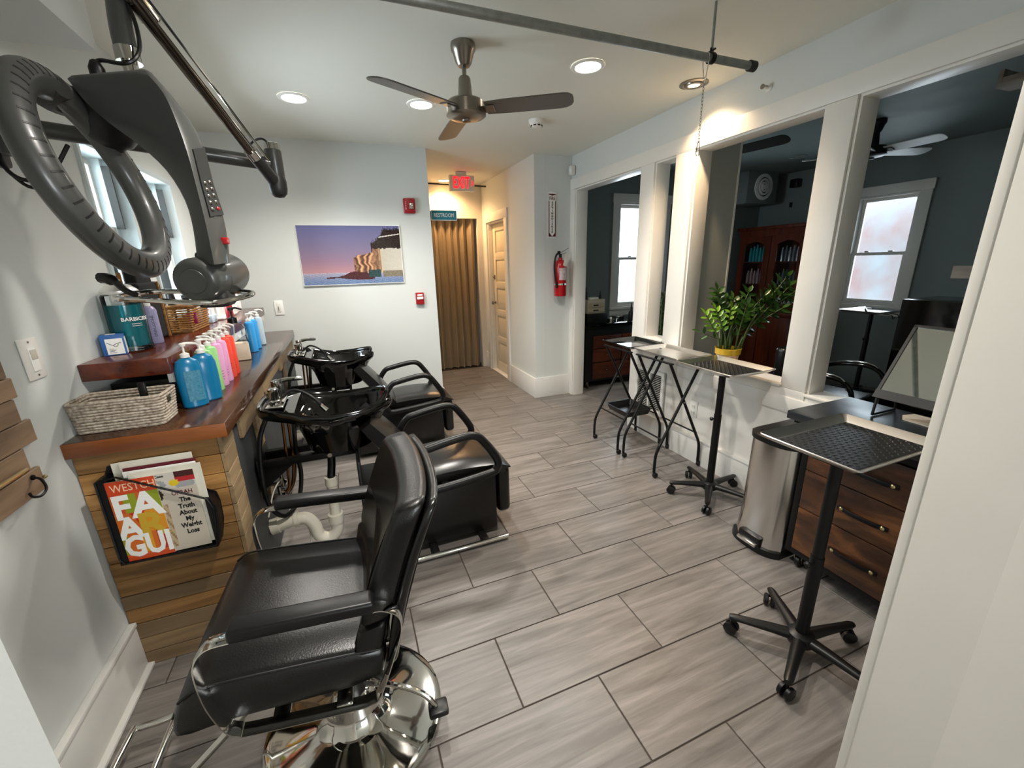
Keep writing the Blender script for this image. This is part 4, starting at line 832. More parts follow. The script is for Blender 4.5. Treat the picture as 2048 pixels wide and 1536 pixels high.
# bowl shaped pivot under the top and the struts that hold the ring
bm = BM(); pc = Vector((-.535, 1.60, 1.915)); lathe(bm, [(.08, .05), (.08, .02), (.072, -.02), (.052, -.055), (.028, -.070), (.001, -.074)], 28, pc, (.25, -.1, .96)); part('pivot_bowl', bm, 'black', hp, True, smooth=60)
bm = BM(); tube(bm, [(-.545, 1.59, 1.925), (-.575, 1.56, 1.93), (-.60, 1.51, 1.925), (-.595, 1.462, 1.925), (-.555, 1.44, 1.937)], [.03, .03, .028, .026, .026], 10, sm=2); part('ring_strut', bm, 'greyd', hp, True)
bm = BM(); tube(bm, [(-.53, 1.60, 1.86), (-.54, 1.62, 1.84), (-.545, 1.64, 1.81)], [.02, .016, .014], 10, sm=2); part('ring_strut', bm, 'greyd', hp, True)
bm = BM(); lathe(bm, [(.014, 0), (.017, .006), (.017, .035), (.010, .05), (.004, .054)], 14, (-.515, 1.555, 1.985), (.0, -.1, 1)); part('cable_plug', bm, 'black', hp, True)
# wall arm
wa = thing('processor_wall_arm', 'jointed grey and chrome arm reaching from the left wall to the hair processor', 'wall arm', (-.93, 1.84, 1.93))
bm = BM(); box(bm, (-.929, 1.77, 1.83), (-.895, 1.89, 2.03), .01, 3); part('wall_bracket', bm, 'greyd', wa, True)
bm = BM(); cyl(bm, (-.89, 1.83, 1.86), (-.89, 1.83, 2.01), .03, 20); part('wall_pivot', bm, 'grey', wa, True)
bm = BM(); tube(bm, [(-.89, 1.83, 1.945), (-.19, 2.06, 1.915)], .0245, 20); part('lower_arm', bm, 'grey', wa, True, smooth=60)
bm = BM(); lathe(bm, [(.027, .0), (.031, .01), (.031, .105), (.028, .108)], 22, (-.19, 2.06, 1.86)); part('elbow_post', bm, 'grey', wa, True)
bm = BM(); lathe(bm, [(.0285, 0), (.0285, .022), (.02, .026)], 22, (-.19, 2.06, 1.968)); part('elbow_cap', bm, 'chrome', wa, True)
kn = Vector((-.19, 2.045, 1.835)); el = Vector((-.425, 1.585, 2.215))
d = (el - kn).normalized()
bm = BM(); lathe(bm, [(.001, -.045), (.018, -.042), (.030, -.03), (.034, -.01), (.034, .02), (.03, .035)], 22, kn); tube(bm, [kn, kn + d * .14], .022, 16); part('knuckle', bm, 'greyd', wa, True, smooth=50)
bm = BM(); cyl(bm, kn + d * .135, kn + d * .165, .0235, 20); part('collar', bm, 'chrome', wa, True)
bm = BM(); tube(bm, [kn + d * .16, el], .0165, 18); part('spring_arm', bm, mat('dark_chrome', '#6b645c', .12, 1.0), wa, True, smooth=60)
bm = BM(); tube(bm, [kn + Vector((.02, -.01, .03)) + d * .08, el + Vector((.02, -.01, .03))], .0045, 8); part('side_rod', bm, 'chrome', wa, True)
bm = BM(); box(bm, (-.03, -.09, -.016), (.03, .10, .016), .01, 2, Matrix.Translation(el + Vector((-.012, .02, .035))) @ (kn - el).to_track_quat('Y', 'Z').to_matrix().to_4x4()); part('top_joint_cover', bm, 'chrome', wa, True)
bm = BM(); tube(bm, [(-.452, 1.625, 2.23), (-.456, 1.612, 2.18), (-.454, 1.59, 2.115), (-.45, 1.578, 2.075)], .0255, 20, sm=4); part('drop_post', bm, 'grey', wa, True, smooth=60)
bm = BM(); lathe(bm, [(.028, 0), (.028, .032), (.026, .034)], 24, (-.449, 1.576, 2.048), (-.02, .05, 1)); part('post_collar', bm, 'chrome', wa, True)
bm = BM(); cyl(bm, (-.446, 1.565, 1.995), (-.449, 1.577, 2.05), .017, 20); part('spindle', bm, 'chrome', wa, True)
bm = BM(); tube(bm, [(-0.515, 1.555, 2.035), (-0.50, 1.555, 2.04), (-0.45, 1.525, 2.028), (-0.423, 1.528, 2.042), (-0.412, 1.55, 2.08), (-0.416, 1.575, 2.14), (-.43, 1.60, 2.19)], .0048, 8, sm=4); part('power_cable', bm, 'black', wa, True)
bm = BM(); tube(bm, [(-.89, 1.82, 1.87), (-.87, 1.80, 1.81), (-.83, 1.79, 1.785), (-.78, 1.80, 1.80), (-.74, 1.86, 1.90)], .006, 8, sm=4); tube(bm, [(-.90, 1.82, 1.85), (-.86, 1.80, 1.795), (-.82, 1.79, 1.765), (-.76, 1.81, 1.79)], .005, 8, sm=4); part('loose_cable', bm, 'black', wa, True)
bm = BM(); tube(bm, [(-.19, 2.06, 1.98), (-.215, 2.04, 2.0), (-.24, 2.01, 1.985), (-.255, 1.99, 1.965)], .004, 8, sm=4); part('elbow_cable', bm, 'black', wa, True)
# ================================================================== LEFT WALL ITEMS
def switch(name, label, m, kind='rocker'):
    t = bpy.data.objects.new(name, None); col.objects.link(t); t.matrix_basis = m; tag(t, label, 'light switch'); return t
t = thing('light_switch', 'white dimmer switch plate on the left wall above the board rack', 'light switch', (-.93, 1.732, 1.20))
bm = BM(); box(bm, (-.929, 1.69, 1.20), (-.923, 1.775, 1.328), .003); part('plate', bm, 'white', t, True)
bm = BM(); box(bm, (-.923, 1.716, 1.225), (-.919, 1.749, 1.298), .002); part('rocker', bm, 'whitep', t, True); bm = BM(); box(bm, (-.919, 1.718, 1.262), (-.9175, 1.747, 1.292), .001); part('paddle', bm, mat('beige_paddle', '#c9c0b4', .4), t, True)
bm = BM()
for zz in (1.212, 1.316): cyl(bm, (-.923, 1.732, zz), (-.9215, 1.732, zz), .0035, 8)
part('screw', bm, 'nickel', t, True)
t = thing('board_rack', 'rustic rack of short wooden boards with a metal hook on the left wall', 'rack', (-.93, 1.45, .89))
for k, (z0, z1, y1) in enumerate(((.89, .965, 1.585), (.962, .99, 1.545), (.965, 1.035, 1.552), (1.035, 1.105, 1.618), (1.105, 1.175, 1.585), (1.175, 1.235, 1.60), (1.235, 1.30, 1.59))):
    if k == 1: continue
    zo = z0 if k == 0 else z0 + .001
    bm = BM(); box(bm, (-.929, 1.12, zo), (-.912 - random.uniform(0, .004), y1, z1 - .002), .002, 1); part('board', bm, 'rack', t, True)
bm = BM(); box(bm, (-.929, 1.15, .93), (-.9285, 1.5, 1.28)); part('back_cleat', bm, 'rack', t, True)
bm = BM(); tube(bm, [(-.912, 1.535, .945), (-.895, 1.535, .94), (-.880, 1.52, .915), (-.878, 1.49, .905), (-.882, 1.465, .915), (-.884, 1.46, .93)], .0035, 8, sm=4); lathe(bm, [(.008, 0), (.008, .004)], 10, (-.912, 1.537, .946), (1, 0, 0)); part('hook', bm, 'blackm', t, True)
bm = BM(); lathe(bm, [(.001, -.006), (.005, -.003), (.006, 0), (.005, .003), (.001, .006)], 10, (-.882, 1.533, .945)); part('hook_ball', bm, 'brass', t, True)
bm = BM(); tube(bm, [(-.905, 1.30, .985), (-.895, 1.50, .985)], .006, 8); solo('gold_rod', bm, 'brass', 'gold rod shaped clip lying across the board rack at the left edge of the view', 'clip')
# ================================================================== BACK WALL ITEMS
t = thing('light_switch', 'white light switch plate on the far wall, left of the seascape picture', 'light switch', (-.55, 4.279, 1.117))
bm = BM(); box(bm, (-.586, 4.272, 1.117), (-.514, 4.279, 1.243), .002); part('plate', bm, 'whitep', t, True)
bm = BM(); box(bm, (-.566, 4.269, 1.142), (-.534, 4.273, 1.218), .0015); part('rocker', bm, 'white', t, True); bm = BM(); box(bm, (-.556, 4.266, 1.155), (-.552, 4.27, 1.19), .001); part('dimmer_slide', bm, 'greyd', t, True)
t = thing('fire_strobe', 'red fire alarm strobe high on the far wall', 'fire alarm', (.685, 4.279, 1.985))
bm = BM(); box(bm, (.625, 4.243, 1.985), (.732, 4.279, 2.118), .01, 3); part('housing', bm, 'redd', t, True)
bm = BM(); box(bm, (.672, 4.226, 2.02), (.712, 4.243, 2.075), .008, 2); part('strobe_lens', bm, 'chrome', t, True)
bm = BM()
for k in range(5): box(bm, (.640, 4.2422, 2.02 + k * .015), (.648, 4.2435, 2.026 + k * .015))
part('lettering', bm, 'whitep', t, True)
t = thing('fire_pull_station', 'small red fire alarm pull station on the far wall beside the corridor', 'fire alarm', (.70, 4.279, 1.14))
bm = BM(); box(bm, (.665, 4.245, 1.14), (.745, 4.279, 1.255), .006, 2); part('housing', bm, 'redd', t, True)
bm = BM(); box(bm, (.675, 4.238, 1.19), (.735, 4.246, 1.215), .003); part('pull_handle', bm, 'whitep', t, True)
bm = BM(); box(bm, (.680, 4.242, 1.225), (.730, 4.2455, 1.24)); part('lettering', bm, 'whitep', t, True)
random.seed(21)
CLF = [random.random() for _ in range(60)]; CL2 = [random.random() for _ in range(60)]
def sea(u, v):
    rnd = random.random(); g = lambda a, b, t: tuple(x + (y - x) * t for x, y in zip(a, b))
    if v > .62: c = g((.49, .45, .56), (.42, .43, .60), (v - .62) / .38)
    elif v > .40: c = g((.56, .46, .54), (.49, .45, .56), (v - .40) / .22)
    else: c = g((.70, .52, .54), (.56, .46, .54), max(0, v - .2) / .2)
    if v < .205:
        n = .06 * math.sin(u * 70 + v * 260) * math.sin(u * 33 - v * 90) + .12 * (rnd - .5); c = g((.42 + n, .50 + n, .64 + n), (.66 + n, .62 + n, .68 + n), (v / .205) ** 2)
    top = .47 + .10 * (u - .50) / .25 + .02 * (CLF[int(u * 37) % 60] - .5) if u < .70 else .60 + .02 * CLF[int(u * 50) % 60]
    if u > .505 and .19 < v < top and (u > .53 or v < top - .02):
        w_ = u + .014 * math.sin(v * 21 + u * 9) + .006 * math.sin(v * 57); k = w_ * 46; i = int(k) % 60; f = CLF[i] + (CLF[(i + 1) % 60] - CLF[i]) * (k % 1)
        t = min(1, max(0, f * 1.5 - .25 + .25 * (rnd - .5) + .25 * (CL2[int(v * 30 + i * 7) % 60] - .5)))
        c = g((.30, .20, .18), (.86, .66, .48), t)
        if u > .78: c = g((.58, .54, .48), (.80, .78, .73), min(1, .55 + .5 * rnd * .5 + (u - .78)))
        if .76 < u <= .80: c = g(c, (.80, .70, .55), .5)
    hill = .60 + (.10 if u > .69 else 0) + .22 * max(0, min(1, (u - .74) / .10)) + .035 * CL2[int(u * 150) % 60]
    tree = hill + (.08 * CLF[int(u * 70) % 60] * max(0, 1 - abs((u * 70) % 1 - .5) * 3.2) if u > .68 else 0)
    if u > .69 and top <= v < tree: c = g((.12, .10, .10), (.27, .20, .18), rnd * .8)
    if u > .76 and abs(v - (.80 + .25 * (u - .76))) < .009 and v < hill: c = (.84, .82, .80)
    ht = .125 + .085 * math.exp(-((u - .50) / .10) ** 2) + .05 * math.exp(-((u - .62) / .05) ** 2) + .01 * CL2[int(u * 60) % 60]
    lo = .118 + .03 * math.sin(u * 8) * (u > .3)
    if .22 < u < .70 and lo - .02 < v < ht: c = g((.22, .11, .13), (.42, .24, .24), rnd * .7)
    if .64 < u < .77 and .11 < v < .23 + .02 * CLF[int(u * 90) % 60]: c = g((.10, .19, .20), (.24, .34, .33), rnd)
    if u > .79 and .11 < v < .22: c = g((.42, .38, .32), (.58, .54, .48), rnd)
    return c
t = thing('seascape_picture', 'frameless glossy photo panel of sea cliffs at dusk on the far wall', 'picture', (.125, 4.279, 1.36))
bm = BM(); box(bm, (-.317, 4.262, 1.357), (.569, 4.2785, 1.879), .001, 1); part('panel', bm, 'whitep', t, True)
random.seed(5); printed('photo_print', 220, 128, (-.313, 4.2612, 1.363), (.876, 0, 0), (0, 0, .512), sea, t, vcol_mat('acrylic_print', .08))
# ================================================================== CORRIDOR
t = thing('restroom_sign', 'teal sign with white border reading RESTROOM, projecting into the corridor', 'sign', (1.02, 4.35, 1.935))
bm = BM(); box(bm, (.895, 4.346, 1.936), (1.153, 4.352, 2.031), .001, 1); part('border', bm, 'whitep', t, True); bm = BM(); box(bm, (.901, 4.3445, 1.942), (1.147, 4.3465, 2.025)); part('face', bm, 'teal', t, True)
part('lettering', text_bm('RESTROOM', .052, (1.024, 4.3440, 1.983), (1, 0, 0), (0, 0, 1), .0005, .0006, sx=.76), 'whitep', t, True)
bm = BM(); box(bm, (.874, 4.33, 1.95), (.894, 4.37, 2.02), .002); part('bracket', bm, 'blackm', t, True)
t = thing('exit_sign', 'white ceiling-hung box sign with glowing red EXIT letters and arrow', 'sign', (1.46, 5.2, 2.34))
bm = BM(); box(bm, (1.315, 5.17, 2.343), (1.61, 5.23, 2.515), .005, 2); part('housing', bm, 'white', t, True)
bm = BM(); box(bm, (1.40, 5.18, 2.515), (1.52, 5.22, 2.553), .003); part('ceiling_mount', bm, 'white', t, True)
part('lettering', text_bm('EXIT', .175, (1.450, 5.1690, 2.428), (1, 0, 0), (0, 0, 1), .002, .0025, sx=.58), 'exitred', t, True)
bm = BM(); prism(bm, [(1.572, 2.395), (1.602, 2.43), (1.572, 2.465), (1.572, 2.450), (1.588, 2.43), (1.572, 2.41)], 'xz', 5.1675, 5.1695); part('arrow', bm, 'exitred', t, True)
bm = BM(); cyl(bm, (.88, 5.70, 2.505), (1.93, 5.70, 2.495), .010, 10); solo('tension_rod', bm, 'black', 'thin black rod spanning the corridor just under its ceiling', 'rod')
bm = BM(); rs = []; n = 150
def fold(i, z):
    s = i / n; x = 1.19 + .655 * s; a = s * 2 * PI * 6.5 + .6 * math.sin(s * 11)
    f = .55 + .45 * (2.1 - z) / 2.1
    return Vector((x + .018 * math.sin(2 * a) * f, 5.99 + .052 * f * math.sin(a) + .01 * math.sin(3 * z + s * 5), z))
V = [[bm.verts.new(fold(i, z)) for i in range(n + 1)] for z in (0.02, .5, 1.0, 1.5, 1.9, 2.13)]
for j in range(5):
    for i in range(n): bm.faces.new((V[j][i], V[j][i + 1], V[j + 1][i + 1], V[j + 1][i]))
solo('curtain', bm, 'curtain', 'floor length taupe pleated curtain at the end of the corridor', 'curtain', smooth=60)
bm = BM(); V = [[bm.verts.new(Vector((.93 + .26 * i / 40, 5.99 + .03 * math.sin(i * .9), z))) for i in range(41)] for z in (0.02, 2.13)]
for i in range(40): bm.faces.new((V[0][i], V[0][i + 1], V[1][i + 1], V[1][i]))
solo('curtain', bm, 'curtain', 'left half of the taupe corridor curtain, mostly behind the far wall', 'curtain', smooth=60)
# fire extinguisher and its sign on the column
t = thing('extinguisher_sign', 'tall narrow maroon and white FIRE EXTINGUISHER arrow sign', 'sign', (2.14, 4.189, 1.765))
bm = BM(); prism(bm, [(2.091, 1.765), (2.189, 1.765), (2.189, 2.20), (2.165, 2.212), (2.115, 2.212), (2.091, 2.20)], 'xz', 4.186, 4.189); part('plate', bm, 'whitep', t, True)
bm = BM(); box(bm, (2.097, 4.1852, 1.772), (2.183, 4.1862, 2.192)); part('maroon_field', bm, 'maroon', t, True)
bm = BM(); prism(bm, [(2.140, 1.775), (2.172, 1.81), (2.172, 2.12), (2.172, 2.12), (2.180, 2.125), (2.180, 2.185), (2.140, 2.172), (2.100, 2.185), (2.100, 2.125), (2.108, 2.12), (2.108, 1.81)], 'xz', 4.1845, 4.1853); part('white_arrow', bm, 'whitep', t, True)
part('lettering', text_bm('FIRE', .046, (2.14, 4.1842, 2.147), (1, 0, 0), (0, 0, 1), .0004, .001, sx=.82), 'maroon', t, True)
for k, ch in enumerate('EXTINGUISHER'): part('letter', text_bm(ch, .029, (2.14, 4.1842, 2.106 - k * .0262), (1, 0, 0), (0, 0, 1), .0004, .0012), 'ink', t, True)
t = thing('fire_extinguisher', 'red fire extinguisher with a black hose and paper tag hung on the column', 'fire extinguisher', (2.20, 4.10, 1.155))
bm = BM(); lathe(bm, [(.062, 0), (.066, .006), (.066, .31), (.060, .345), (.042, .37), (.024, .38), (.020, .40)], 28, (2.20, 4.11, 1.155)); part('cylinder', bm, 'red', t, True)
bm = BM(); lathe(bm, [(.0675, .118), (.0675, .135)], 28, (2.20, 4.11, 1.155), cap=False); part('strap', bm, 'chrome', t, True)
bm = BM(); lathe(bm, [(.014, .39), (.016, .43), (.012, .44)], 14, (2.20, 4.11, 1.155)); box(bm, (2.165, 4.10, 1.585), (2.20, 4.12, 1.625), .004); part('valve', bm, 'black', t, True)
bm = BM(); tube(bm, [(2.185, 4.11, 1.60), (2.22, 4.10, 1.615), (2.275, 4.07, 1.65)], .006, 8, flat=(.010, .0025, (0, 1, 0))); tube(bm, [(2.195, 4.11, 1.585), (2.26, 4.09, 1.605)], .005, 8, flat=(.009, .0025, (0, 1, 0))); part('squeeze_handle', bm, 'nickel', t, True)
bm = BM(); tube(bm, [(2.17, 4.10, 1.60), (2.135, 4.08, 1.58), (2.11, 4.07, 1.50), (2.115, 4.07, 1.38), (2.13, 4.07, 1.30)], .010, 10, sm=4); part('hose', bm, 'black', t, True)
bm = BM(); cyl(bm, (2.13, 4.07, 1.30), (2.138, 4.07, 1.245), .011, 10, .013); part('nozzle', bm, 'blackm', t, True)
bm = BM(); n = 8; R2 = [[bm.verts.new(Vector((2.20 + .0672 * math.cos(a), 4.11 + .0672 * math.sin(a), z))) for a in [-PI / 2 - .65 + 1.35 * k / n for k in range(n + 1)]] for z in (1.325, 1.45)]
for k in range(n): bm.faces.new((R2[0][k], R2[0][k + 1], R2[1][k + 1], R2[1][k]))
part('label_sticker', bm, 'label', t, True)
bm = BM(); box(bm, (-.024, -.001, -.12), (.024, .001, 0), mtx=Matrix.Translation((2.247, 4.045, 1.585)) @ Matrix.Rotation(.22, 4, 'Y')); part('paper_tag', bm, 'paper', t, True)
t = thing('motion_sensor', 'small white motion sensor in the corner above the door casing', 'sensor', (2.34, 4.15, 2.36))
bm = BM(); box(bm, (2.31, 4.10, 2.365), (2.369, 4.16, 2.455), .015, 4); part('housing', bm, 'white', t, True); bm = BM(); box(bm, (2.302, 4.09, 2.385), (2.32, 4.13, 2.425), .008, 2); part('lens', bm, 'whitep', t, True)
# ================================================================== CEILING ITEMS
def can_light(x, y, label, warm=False, r=.072, glow='glow'):
    t = thing('recessed_light', label, 'ceiling light', (x, y, 2.53), 0, 'recessed ceiling lights')
    bm = BM(); skin(bm, [ring((x, y, z), (0, 0, 1), rr, 36) for rr, z in ((r + .022, 2.5545), (r + .022, 2.549), (r + .012, 2.545), (r, 2.547), (r - .004, 2.552))], cap=False); part('trim_ring', bm, 'whitep', t, True)
    bm = BM(); lathe(bm, [(r - .002, 2.5505), (r - .002, 2.553)], 36, (x, y, 0)); part('diffuser', bm, glow, t, True)
for (x, y), lab in zip([(-.136, 3.323), (.646, 3.196), (1.423, 2.352)], ('bright round recessed light, leftmost over the basins', 'bright round recessed light half hidden behind a fan blade', 'bright round recessed light right of the ceiling fan')): can_light(x, y, lab)
can_light(.35, 1.15, 'round recessed light above the styling chair, past the top of the view')
t = thing('eyeball_light', 'warm glowing eyeball spotlight in the ceiling beside the hanging chain', 'ceiling light', (2.185, 2.353, 2.53))
bm = BM(); skin(bm, [ring((2.185, 2.353, z), (0, 0, 1), rr, 32) for rr, z in ((.085, 2.5545), (.085, 2.549), (.066, 2.545), (.060, 2.55))], cap=False); part('trim_ring', bm, 'nickel', t, True)
bm = BM(); skin(bm, [ring((2.185, 2.353, z), (0, 0, 1), rr, 32) for rr, z in ((.058, 2.551), (.054, 2.541), (.040, 2.539), (.036, 2.545))], cap=False); part('gimbal_ring', bm, 'nickel', t, True)
bm = BM(); lathe(bm, [(.034, 2.544), (.034, 2.548)], 24, (2.185, 2.353, 0)); part('bulb', bm, 'warmglow', t, True)
can_light(1.387, 5.75, 'warm recessed light at the end of the corridor ceiling', glow='warmglow')
t = thing('smoke_detector', 'round white smoke detector on the ceiling past the fan blade', 'smoke detector', (1.534, 3.265, 2.51))
bm = BM(); lathe(bm, [(.030, -.052), (.040, -.048), (.046, -.03), (.058, -.02), (.062, -.001)], 28, (1.534, 3.265, 2.555)); part('housing', bm, 'white', t, True)
for k in range(8):
    a = 2 * PI * k / 8; bm = BM(); box(bm, (-.010, -.002, -.004), (.010, .002, .004), mtx=Matrix.Translation((1.534 + .043 * math.cos(a), 3.265 + .043 * math.sin(a), 2.513)) @ Matrix.Rotation(a + PI / 2, 4, 'Z')); part('vent_slot', bm, 'black', t, True)
t = thing('sprinkler', 'small fire sprinkler head on the wall above the second opening', 'sprinkler', (2.35, 1.969, 2.40))
bm = BM(); lathe(bm, [(.020, 0), (.020, .004), (.010, .008), (.008, .03)], 16, (2.369, 1.969, 2.424), (-1, 0, 0)); part('escutcheon', bm, 'white', t, True)
bm = BM(); tube(bm, [(2.34, 1.955, 2.424), (2.325, 1.955, 2.424), (2.318, 1.969, 2.424), (2.325, 1.983, 2.424), (2.34, 1.983, 2.424)], .003, 6); cyl(bm, (2.318, 1.969, 2.424), (2.314, 1.969, 2.424), .013, 12); part('deflector', bm, 'nickel', t, True)
# ceiling fan
def fan(label, x, y, zb, ang, L=.47, bm_mat='blade', hm='nickel', tilt=-.30, n=3):
    t = thing('ceiling_fan', label, 'ceiling fan', (x, y, zb - .06))
    z0 = 2.555
    bm = BM(); lathe(bm, [(.060, 0), (.062, -.012), (.060, -.03), (.052, -.04), (.040, -.08), (.030, -.095), (.010, -.098)], 28, (x, y, z0 - .001)); part('canopy', bm, hm, t, True)
    bm = BM(); cyl(bm, (x, y, z0 - .09), (x, y, zb + .12), .011, 12); part('downrod', bm, hm, t, True)
    bm = BM(); lathe(bm, [(.024, .15), (.030, .14), (.038, .05), (.043, .048), (.043, .04)], 28, (x, y, zb)); part('motor_cover', bm, hm, t, True)
    bm = BM(); lathe(bm, [(.03, .046), (.088, .043), (.096, .036), (.096, -.012), (.101, -.014), (.101, -.022), (.088, -.030), (.060, -.037), (.024, -.041), (.022, -.049), (.002, -.051)], 36, (x, y, zb)); part('motor_housing', bm, hm, t, True)
    for k in range(n):
        a = ang + 2 * PI * k / n; m = Matrix.Translation((x, y, zb + .005)) @ Matrix.Rotation(a, 4, 'Z') @ Matrix.Rotation(tilt, 4, 'X')
        bm = BM(); o = [(.105, -.052), (.20, -.060), (L - .05, -.064), (L - .025, -.060), (L - .006, -.042), (L, -.018), (L, .012), (L - .010, .036), (L - .035, .052), (L - .07, .058), (.20, .056), (.105, .050)]
        prism(bm, o, 'xy', -.003, .003, m); part('blade', bm, bm_mat, t, True)
        bm = BM(); box(bm, (.08, -.03, -.008), (.15, .03, -.003), .002, 1, m); part('blade_iron', bm, hm, t, True)
    return t
fan('brushed nickel ceiling fan with three grey blades over the room', .70, 2.335, 2.265, math.radians(-32), L=.545, tilt=-.20)
# hanging pipe
t = thing('hanging_pipe', 'grey metal pipe hung on thin rods across the room under the ceiling', 'pipe', (1.0, 1.65, 2.35))
py, pz = 1.655, 2.35
bm = BM(); cyl(bm, (-.4, py, pz), (1.86, py, pz), .0165, 20); part('bar', bm, 'pipe', t, True)
bm = BM(); lathe(bm, [(.019, 0), (.022, .003), (.022, .035), (.017, .038)], 20, (1.845, py, pz), (1, 0, 0)); part('end_cap', bm, 'greyd', t, True)
for x in (1.62, -.2):
    bm = BM(); cyl(bm, (x, py, pz + .02), (x, py, 2.554), .0055, 10); part('rod', bm, 'pipe', t, True)
    bm = BM(); skin(bm, [ring((x + dx, py, pz), (1, 0, 0), r, 20) for dx, r in ((-.010, .0185), (-.010, .0225), (.010, .0225), (.010, .0185))], closed=True); box(bm, (x - .010, py - .005, pz + .018), (x + .010, py + .005, pz + .04), .002); cyl(bm, (x, py - .02, pz + .028), (x, py + .02, pz + .028), .004, 8); part('clamp', bm, 'blackm', t, True)
# chain
t = thing('hanging_chain', 'thin steel chain with snap hooks hanging from the ceiling pipe', 'chain', (1.59, 1.655, 1.95))
bm = BM(); tube(bm, [(1.592, py - .012, pz + .012), (1.588, py - .022, pz - .01), (1.59, py - .012, pz - .06), (1.592, py - .004, pz - .085), (1.597, py + .012, pz - .06), (1.597, py + .022, pz - .01), (1.594, py + .012, pz + .015)], .0022, 7, closed=True, sm=4); part('snap_hook', bm, 'chrome', t, True)
z = pz - .083; k = 0
while z > pz - .325:
    bm = BM(); d = (1, 0) if k % 2 else (0, 1); pts = []
    for q in range(10):
        a = 2 * PI * q / 10; pts.append((1.592 + .0042 * math.cos(a) * d[0], py + .0042 * math.cos(a) * d[1], z - .008 + .0085 * math.sin(a)))
    tube(bm, pts, .0013, 5, closed=True); part('link', bm, 'chrome', t, True); z -= .0135; k += 1
bm = BM(); tube(bm, [(1.592, py, z + .002), (1.592, py - .006, z - .015), (1.592, py - .011, z - .045), (1.592, py, z - .06), (1.592, py + .011, z - .045), (1.592, py + .006, z - .015)], .002, 7, closed=True, sm=3); part('snap_hook', bm, 'chrome', t, True)
# ================================================================== TRAYS AND STANDS
def tray_mesh(x0, x1, y0, y1, z, d=.024, r=.02, lip=.008):
    bm = BM(); cx, cy = (x0 + x1) / 2, (y0 + y1) / 2; w, h = x1 - x0, y1 - y0
    L = [(w - .08, h - .08, z - d - .002), (w - .062, h - .062, z - d), (w - .008, h - .008, z - .002), (w, h, z - .003), (w + .002, h + .002, z + .001), (w - .004, h - .004, z + .003), (w - .014, h - .014, z), (w - .066, h - .066, z - d + .002), (w - .080, h - .080, z - d + .0025)]
    skin(bm, [[Vector((x, y, zz)) for x, y in rrect(a, b, max(.008, r - .3 * (w - a)), 4, cx, cy)] for a, b, zz in L]); return bm
def mat_mesh(x0, x1, y0, y1, z):
    bm = BM(); box(bm, (x0, y0, z), (x1, y1, z + .002), .0005, 1); return bm
def tread(x0, x1, y0, y1, z):
    bm = BM(); nx = int((x1 - x0) / .0165); ny = int((y1 - y0) / .0165)
    for i in range(nx):
        for j in range(ny):
            x = x0 + .008 + i * .0165; y = y0 + .008 + j * .0165; a = PI / 4 * (1 if (i + j) % 2 else -1)
            m = Matrix.Translation((x, y, z)) @ Matrix.Rotation(a, 4, 'Z')
            vs = [bm.verts.new(m @ Vector(p)) for p in ((-.0085, 0, 0), (0, -.0022, 0), (.0085, 0, 0), (0, .0022, 0), (0, 0, .0024))]
            for q in range(4): bm.faces.new((vs[q], vs[(q + 1) % 4], vs[4]))
    return bm
